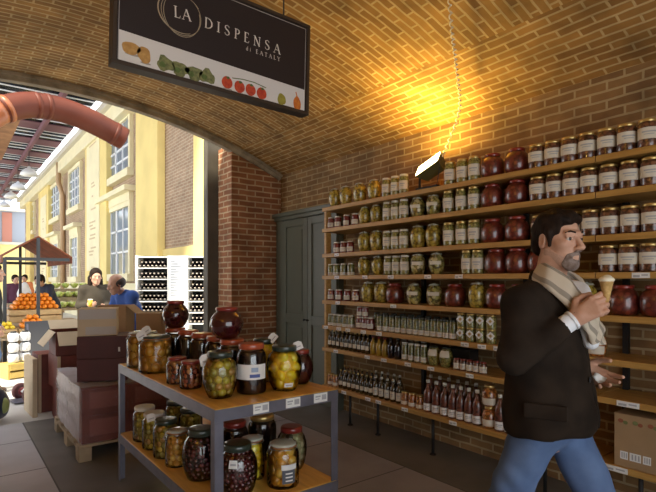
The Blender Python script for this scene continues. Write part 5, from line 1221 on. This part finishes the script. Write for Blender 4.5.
eb = thing('easel_board', 'dark price board leaning beside the yellow crate', 'board', (1.30, 9.75, 0)); MB().box(-.22, .22, -.012, .012, .02, .86, 0, Matrix.Rotation(-.24, 4, 'X')).build('board', mat('slate_board', (.05, .05, .055), .6), eb)
mb = MB(); mb.bar((-.18, .0, .0), (-.18, .19, .80), .03, .02); mb.bar((.18, .34, .0), (.18, .20, .78), .03, .02); mb.build('leg', 'metal', eb)
# lettuce display
ls = thing('vegetable_stand', 'sloping stand heaped with pale green lettuces beside the woman', 'stand', (2.75, 14.2, 0)); MB().box(-.55, .55, -.55, .72, .80, .86).build('board', 'palletwood', ls)
for x in (-.48, .48):
    for y in (-.45, .62): MB().box(x-.03, x+.03, y-.03, y+.03, 0, .7995).build('leg', 'palletwood', ls)
MB().box(-.55, .55, .445, .72, .8605, 1.32).build('riser', 'palletwood', ls); MB().box(-.55, .55, -.06, .4445, .8605, 1.10).build('riser', 'palletwood', ls)
def lettm():
    o = thing('lettuce', '', 'lettuce'); mb = MB(); random.seed(21)
    for k in range(9):
        a = k*2*PI/9; T = Matrix.Rotation(a, 4, 'Z') @ Matrix.Rotation(.6, 4, 'Y'); mb.ball((.05*math.cos(a), .05*math.sin(a), .075), (.03, .06, .078), k % 2, 8, 6, T)
    mb.build('outer_leaf', [mat('lettuce_green', (.42, .55, .12), .6), mat('lettuce_pale', (.66, .70, .28), .6)], o); MB().ball((0, 0, .09), (.055, .055, .075), 0, 8, 6).build('heart', mat('lettuce_heart', (.74, .74, .36), .6), o); return o
KL2 = Kind(lettm); n = 0
for row, (y, z) in enumerate(((-.43, .86), (-.20, .86), (.06, 1.10), (.29, 1.10), (.58, 1.32))):
    for i in range(5):
        KL2.put((2.75-.424+i*.212, 14.2+y, z+.0041), i*.7+row, f"pale green lettuce on the sloping stand, {ORD[i]} from the oranges, {'lowest front' if row == 0 else 'second' if row == 1 else 'third' if row == 2 else 'fourth' if row == 3 else 'top'} row", 'lettuces on the sloping stand')
# wine rack across the street
rk = atD(172, 280, 9.5); wr = thing('wine_rack', 'white wine rack full of dark bottles with a white notice board, facing the arch', 'rack', (rk.x, rk.y, 0), -YAW)
W0, W1, Dp = -.68, .68, .30; zs = [.30+i*.212 for i in range(9)]
M['rackwhite'] = mat('rack_white', (.82, .80, .74), .6)
for x in (W0, -.07, .28, W1): MB().box(x-.02, x+.02, 0, Dp, 0, zs[-1]+.02).build('upright', 'rackwhite', wr)
for a, b in ((W0+.0205, -.0905), (.3005, W1-.0205)):
    for z in zs: MB().box(a, b, 0, Dp, z-.018, z).build('shelf', 'rackwhite', wr)
    MB().box(a, b, Dp, Dp+.012, .2, zs[-1]).build('back_panel', 'darksteel', wr)
mb = MB(); mb.box(-.0495, .2595, -.012, .0, .4, zs[-1]+.02, 0)
for k in range(14): mb.box(-.02, .05+.16*((k*7) % 5)/5, -.0135, -.012, zs[-1]-.10-k*.05, zs[-1]-.085-k*.05, 1)
mb.build('notice_board', ['white', 'greyink'], wr)
def wbot():
    o = thing('wine_bottle', '', 'bottle'); T = Matrix.Rotation(PI/2, 4, 'X')
    MB().lathe([(.035, -.17), (.037, -.16), (.037, -.02), (.015, .04), (.013, .10)], 12, (0, .10, .0375), M4=T).build('glass_body', 'c_black', o); MB().lathe([(.0145, .085), (.0145, .112)], 8, (0, .10, .0375), M4=T).build('capsule', mat('capsule', (.45, .38, .30), .4), o)
    return o
KW = Kind(wbot)
for (a, nb, side) in ((W0+.065, 7, 'left-of-notice'), (.352, 4, 'right-of-notice')):
    for r, z in enumerate(zs[2:-1]):
        for i in range(nb):
          for lay in range(2 if i < nb-1 else 1):
            x = a+i*.078+lay*.039; p = Matrix.Rotation(-YAW, 4, 'Z') @ Vector((x, .02, 0)); KW.put((rk.x+p.x, rk.y+p.y, z+.0006+lay*.0655), -YAW, f"wine bottle in the white rack, {'upper' if lay else 'lower'} {ORD[i]} in the {ORD[len(zs)-4-r]} row, {'street' if side[0] == 'l' else 'doorpost'} bay", 'wine bottles in the white rack')

# ---------------------------------------------------------------- people in the market
def townsman(label, loc, rz, h=1.0, lean=0.0, head_turn=0.0, arm_r=None, arm_l=None, top='coat', legs='jean', hairm='hair', long_hair=False, bald=False, vox=.016, skirt=.92):
    """a standing or bending person; joints in metres for a height of about 1.72"""
    T = lambda p: tuple((Matrix.Translation((0, 0, .92)) @ Matrix.Rotation(lean, 4, 'Y') @ Matrix.Translation((0, 0, -.92))) @ Vector(p)) if p[2] > .92 else p
    SR, SL = T((-.01, -.165, 1.40)), T((-.01, .165, 1.40)); nk0, nk1 = T((.0, 0, 1.42)), T((.03, 0, 1.53)); hc = T((.04, 0, 1.60)); R = rotm(head_turn, lean*.7)
    ar = arm_r or ((-.02, -.24, 1.13), (.06, -.23, .90)); al = arm_l or ((-.02, .24, 1.13), (.06, .23, .90))
    HRp, HLp = (0, -.085, .90), (0, .085, .90); KRp, KLp = (.04, -.09, .50), (.0, .09, .50); ARp, ALp = (.0, -.09, .09), (-.05, .09, .09)
    mb = MB(); hf = xf(head_sdf(long_hair), hc, R); c = np.array(hc)
    organic(mb, su(.02, hf, rc(nk0, nk1, .05, .048)), c-v3(.16, .13, .20), c+v3(.16, .13, .15), .009)
    for (e, w), s, sgn in ((ar, SR, 1), (al, SL, -1)):
        d = (Vector(w)-Vector(e)).normalized(); side = Vector((0, sgn*1.0, .15)); hf2, pts = hand_sdf(w, d, side, .45, .008, .95, (.4, .2), sgn); a, b = bounds(pts, .03); organic(mb, hf2, a, b, .0065)
    ch = T((-.005, 0, 1.24)); Rl = rotm(0, lean)
    tf = su(.06, el(ch, (.11, .155, .24), Rl), el((0, 0, .98), (.10, .15, .15)), rc(SR, SL, .06), rc(SR, ar[0], .048, .04), rc(ar[0], ar[1], .04, .028), rc(SL, al[0], .048, .04), rc(al[0], al[1], .04, .028), rc(HRp, KRp, .08, .055), rc(KRp, ARp, .052, .036), rc(HLp, KLp, .08, .055), rc(KLp, ALp, .052, .036))
    allp = [SR, SL, ar[0], ar[1], al[0], al[1], ch, HRp, HLp, ARp, ALp, KRp]; a, b = bounds(allp, .14); a[2] = .03; organic(mb, tf, a, b, .026)
    o = mb.build('person', 'skin', loc=loc); o.rotation_euler = (0, 0, rz); o.scale = (h, h, h); tag(o, label, 'person')
    cf = su(.05, el(ch, (.135, .185, .25), Rl), el(T((0, 0, 1.0)), (.135, .18, .20), Rl), rc(SR, SL, .075), su(.03, rc(SR, ar[0], .07, .058), rc(ar[0], tuple(np.array(ar[0])+(np.array(ar[1])-np.array(ar[0]))*.93), .056, .044)), su(.03, rc(SL, al[0], .07, .058), rc(al[0], tuple(np.array(al[0])+(np.array(al[1])-np.array(al[0]))*.93), .056, .044)))
    cf = waves(ss(.01, ss(.012, cf, hs((0, 0, 1), skirt-.06)), rc(nk1, T((.06, 0, 1.66)), .055)), .005, (26, 30, 14, 0), (10, 44, 40, 1.5))
    mb = MB(); a, b = bounds(allp, .13); a[2] = max(a[2], .70); organic(mb, cf, a, b, vox); mb.build('jacket', top, o)
    jf = su(.04, el((0, 0, .92), (.12, .165, .12)), rc(HRp, KRp, .09, .07), rc(KRp, ARp, .068, .055), rc(HLp, KLp, .09, .07), rc(KLp, ALp, .068, .055)); mb = MB(); organic(mb, jf, (-.2, -.25, .04), (.2, .25, 1.03), .022); mb.build('trousers', legs, o)
    for p in (ARp, ALp):
        mb = MB(); f = si(su(.03, rc((p[0]-.03, p[1], .045), (p[0]+.14, p[1], .035), .043, .036), rc((p[0], p[1], .11), (p[0]-.01, p[1], .05), .046)), hs((0, 0, -1), -.002)); organic(mb, f, (p[0]-.10, p[1]-.07, -.01), (p[0]+.21, p[1]+.07, .18), .014); mb.build('shoe', 'shoe', o)
    if bald: f = ss(.01, el((-.03, 0, .015), (.098, .088, .080)), su(.03, el((.05, 0, .10), (.11, .085, .075)), el((.09, 0, .0), (.07, .12, .1))))
    else:
        f = ss(.012, su(.02, el((-.022, 0, .045), (.112, .092, .104)), *( [rc((-.06, .06, -.02), (-.03, .085, -.22), .05, .035), rc((-.06, -.06, -.02), (-.03, -.085, -.22), .05, .035), el((-.07, 0, -.08), (.05, .09, .13))] if long_hair else [el((-.07, 0, -.02), (.05, .07, .06))])), su(.02, el((.112, 0, -.005), (.062, .085, .085)), rc((.06, 0, -.02), (.12, 0, -.25), .075)))
    mb = MB(); organic(mb, xf(f, hc, R), c-v3(.2, .18, .32), c+v3(.18, .18, .2), .010); mb.build('hair', hairm, o)
    for s in (1, -1):
        mb = MB(); e = Vector(hc)+Matrix(R.tolist()) @ Vector((.0795, s*.0335, .006)); g = Matrix(R.tolist()) @ Vector((1, 0, 0)); mb.ball(e, .0122, 0, 8, 6); mb.ball(e+g*.0062, .0075, 1, 8, 6); mb.build('eye', ['eyewhite', 'iris'], o)
    return o
M['darkbrowntop'] = mat('dark_olive_cardigan', (.045, .035, .022), .9); M['bluesweat'] = mat('blue_sweater', (.03, .085, .32), .85); M['navy'] = mat('navy_jacket', (.022, .028, .055), .8); M['purple'] = mat('plum_jacket', (.10, .03, .06), .85); M['orangetop'] = mat('orange_jacket', (.65, .20, .07), .85); M['blackcoat'] = mat('black_coat', (.010, .010, .012), .85); M['darktrs'] = mat('dark_trousers', (.03, .03, .035), .85); M['greyhair'] = mat('greying_hair', (.06, .045, .04), .7)
def at_feet(u, D): p = atD(u, 280, D); return (p.x, p.y, 0)
def toward(p, extra=0): return math.atan2(-p[1], -p[0])+extra
p = at_feet(95.5, 7.9); wom = townsman('long-haired woman in a dark cardigan holding a yellow cup, facing the arch', p, toward(p, .1), 1.0, .05, .1, ((.0, -.23, 1.15), (.20, -.13, 1.17)), ((.0, .23, 1.15), (.18, .12, 1.12)), 'darkbrowntop', 'darktrs', 'hair', True)
cupw = Matrix.Translation(p) @ Matrix.Rotation(toward(p, .1), 4, 'Z') @ Vector((.285, -.10, 1.145)); cu = thing('paper_cup', 'yellow paper cup in the hand of the long-haired woman', 'cup', cupw); MB().lathe([(.026, 0), (.036, .10)], 14).build('body', mat('cup_yellow', (.85, .55, .04), .5), cu); MB().lathe([(.038, .1002), (.038, .108), (.03, .116)], 14).build('lid', 'lid_white', cu)
p = at_feet(138, 6.6); townsman('balding man in a blue sweater bending over the cardboard boxes', p, toward(p, -1.0), .98, .42, -.2, ((.28, -.26, 1.08), (.42, -.18, .90)), ((.28, .26, 1.08), (.44, .14, .90)), 'bluesweat', 'jean', 'greyhair', False, True)
p = at_feet(54, 11.7); townsman('person in a dark navy jacket stooping over the orange crates', p, toward(p, -.9), 1.02, .5, 0, ((.30, -.24, 1.02), (.50, -.15, .98)), ((.30, .24, 1.02), (.52, .12, .98)), 'navy', 'darktrs', 'hair', vox=.022)
p = at_feet(15, 14.5); townsman('person in a plum jacket standing behind the orange stall', p, toward(p, .3), .98, .0, .2, top='purple', legs='darktrs', vox=.022)
p = at_feet(25, 17.5); townsman('person in an orange jacket far down the street', p, toward(p, -.4), 1.0, .0, 0, top='orangetop', legs='darktrs', vox=.024)
p = at_feet(-9, 6.9); townsman('person in a black coat and jeans at the very edge of the street', p, toward(p, 1.6), 1.03, .0, 0, top='blackcoat', legs='jean', vox=.018, skirt=.85)
# white sacks behind the oranges
for (u, D, z, r, lb) in ((24.5, 12.9, .960, .17, 'white sack standing behind the orange heap, nearer the plum jacket'), (42, 12.9, .960, .18, 'white sack standing behind the orange heap, by the canopy post')):
    q = atD(u, 280, D); mb = MB(); f = waves(su(.06, el((0, 0, .24), (r, r*.8, .24)), el((0, 0, .46), (r*.5, r*.5, .10))), .01, (20, 24, 12, 0), (34, 10, 30, 1)); o = thing('sack', lb, 'sack', (q.x, q.y, z-.02-.0)); organic(mb, si(f, hs((0, 0, -1), -.012)), (-.32, -.3, -.02), (.32, .3, .62), .03); mb.build('sack_body', mat('sack_white', (.80, .78, .76), .7), o); MB().tube([(r*.4, 0, .46), (0, r*.4, .46), (-r*.4, 0, .46), (0, -r*.4, .46)], .014, 6, closed=True).build('tie', 'greyink', o)
mb = MB(); b2 = thing('sack_bench', 'rough bench behind the oranges that carries the white sacks', 'bench', (atD(33, 280, 12.9).x-.14, atD(33, 280, 12.9).y, 0), -YAW)
MB().box(-.38, .38, -.25, .25, .92, .955).build('board', 'palletwood', b2)
for x in (-.32, .32): MB().box(x-.03, x+.03, -.22, .22, 0, .9195).build('trestle', 'palletwood', b2)
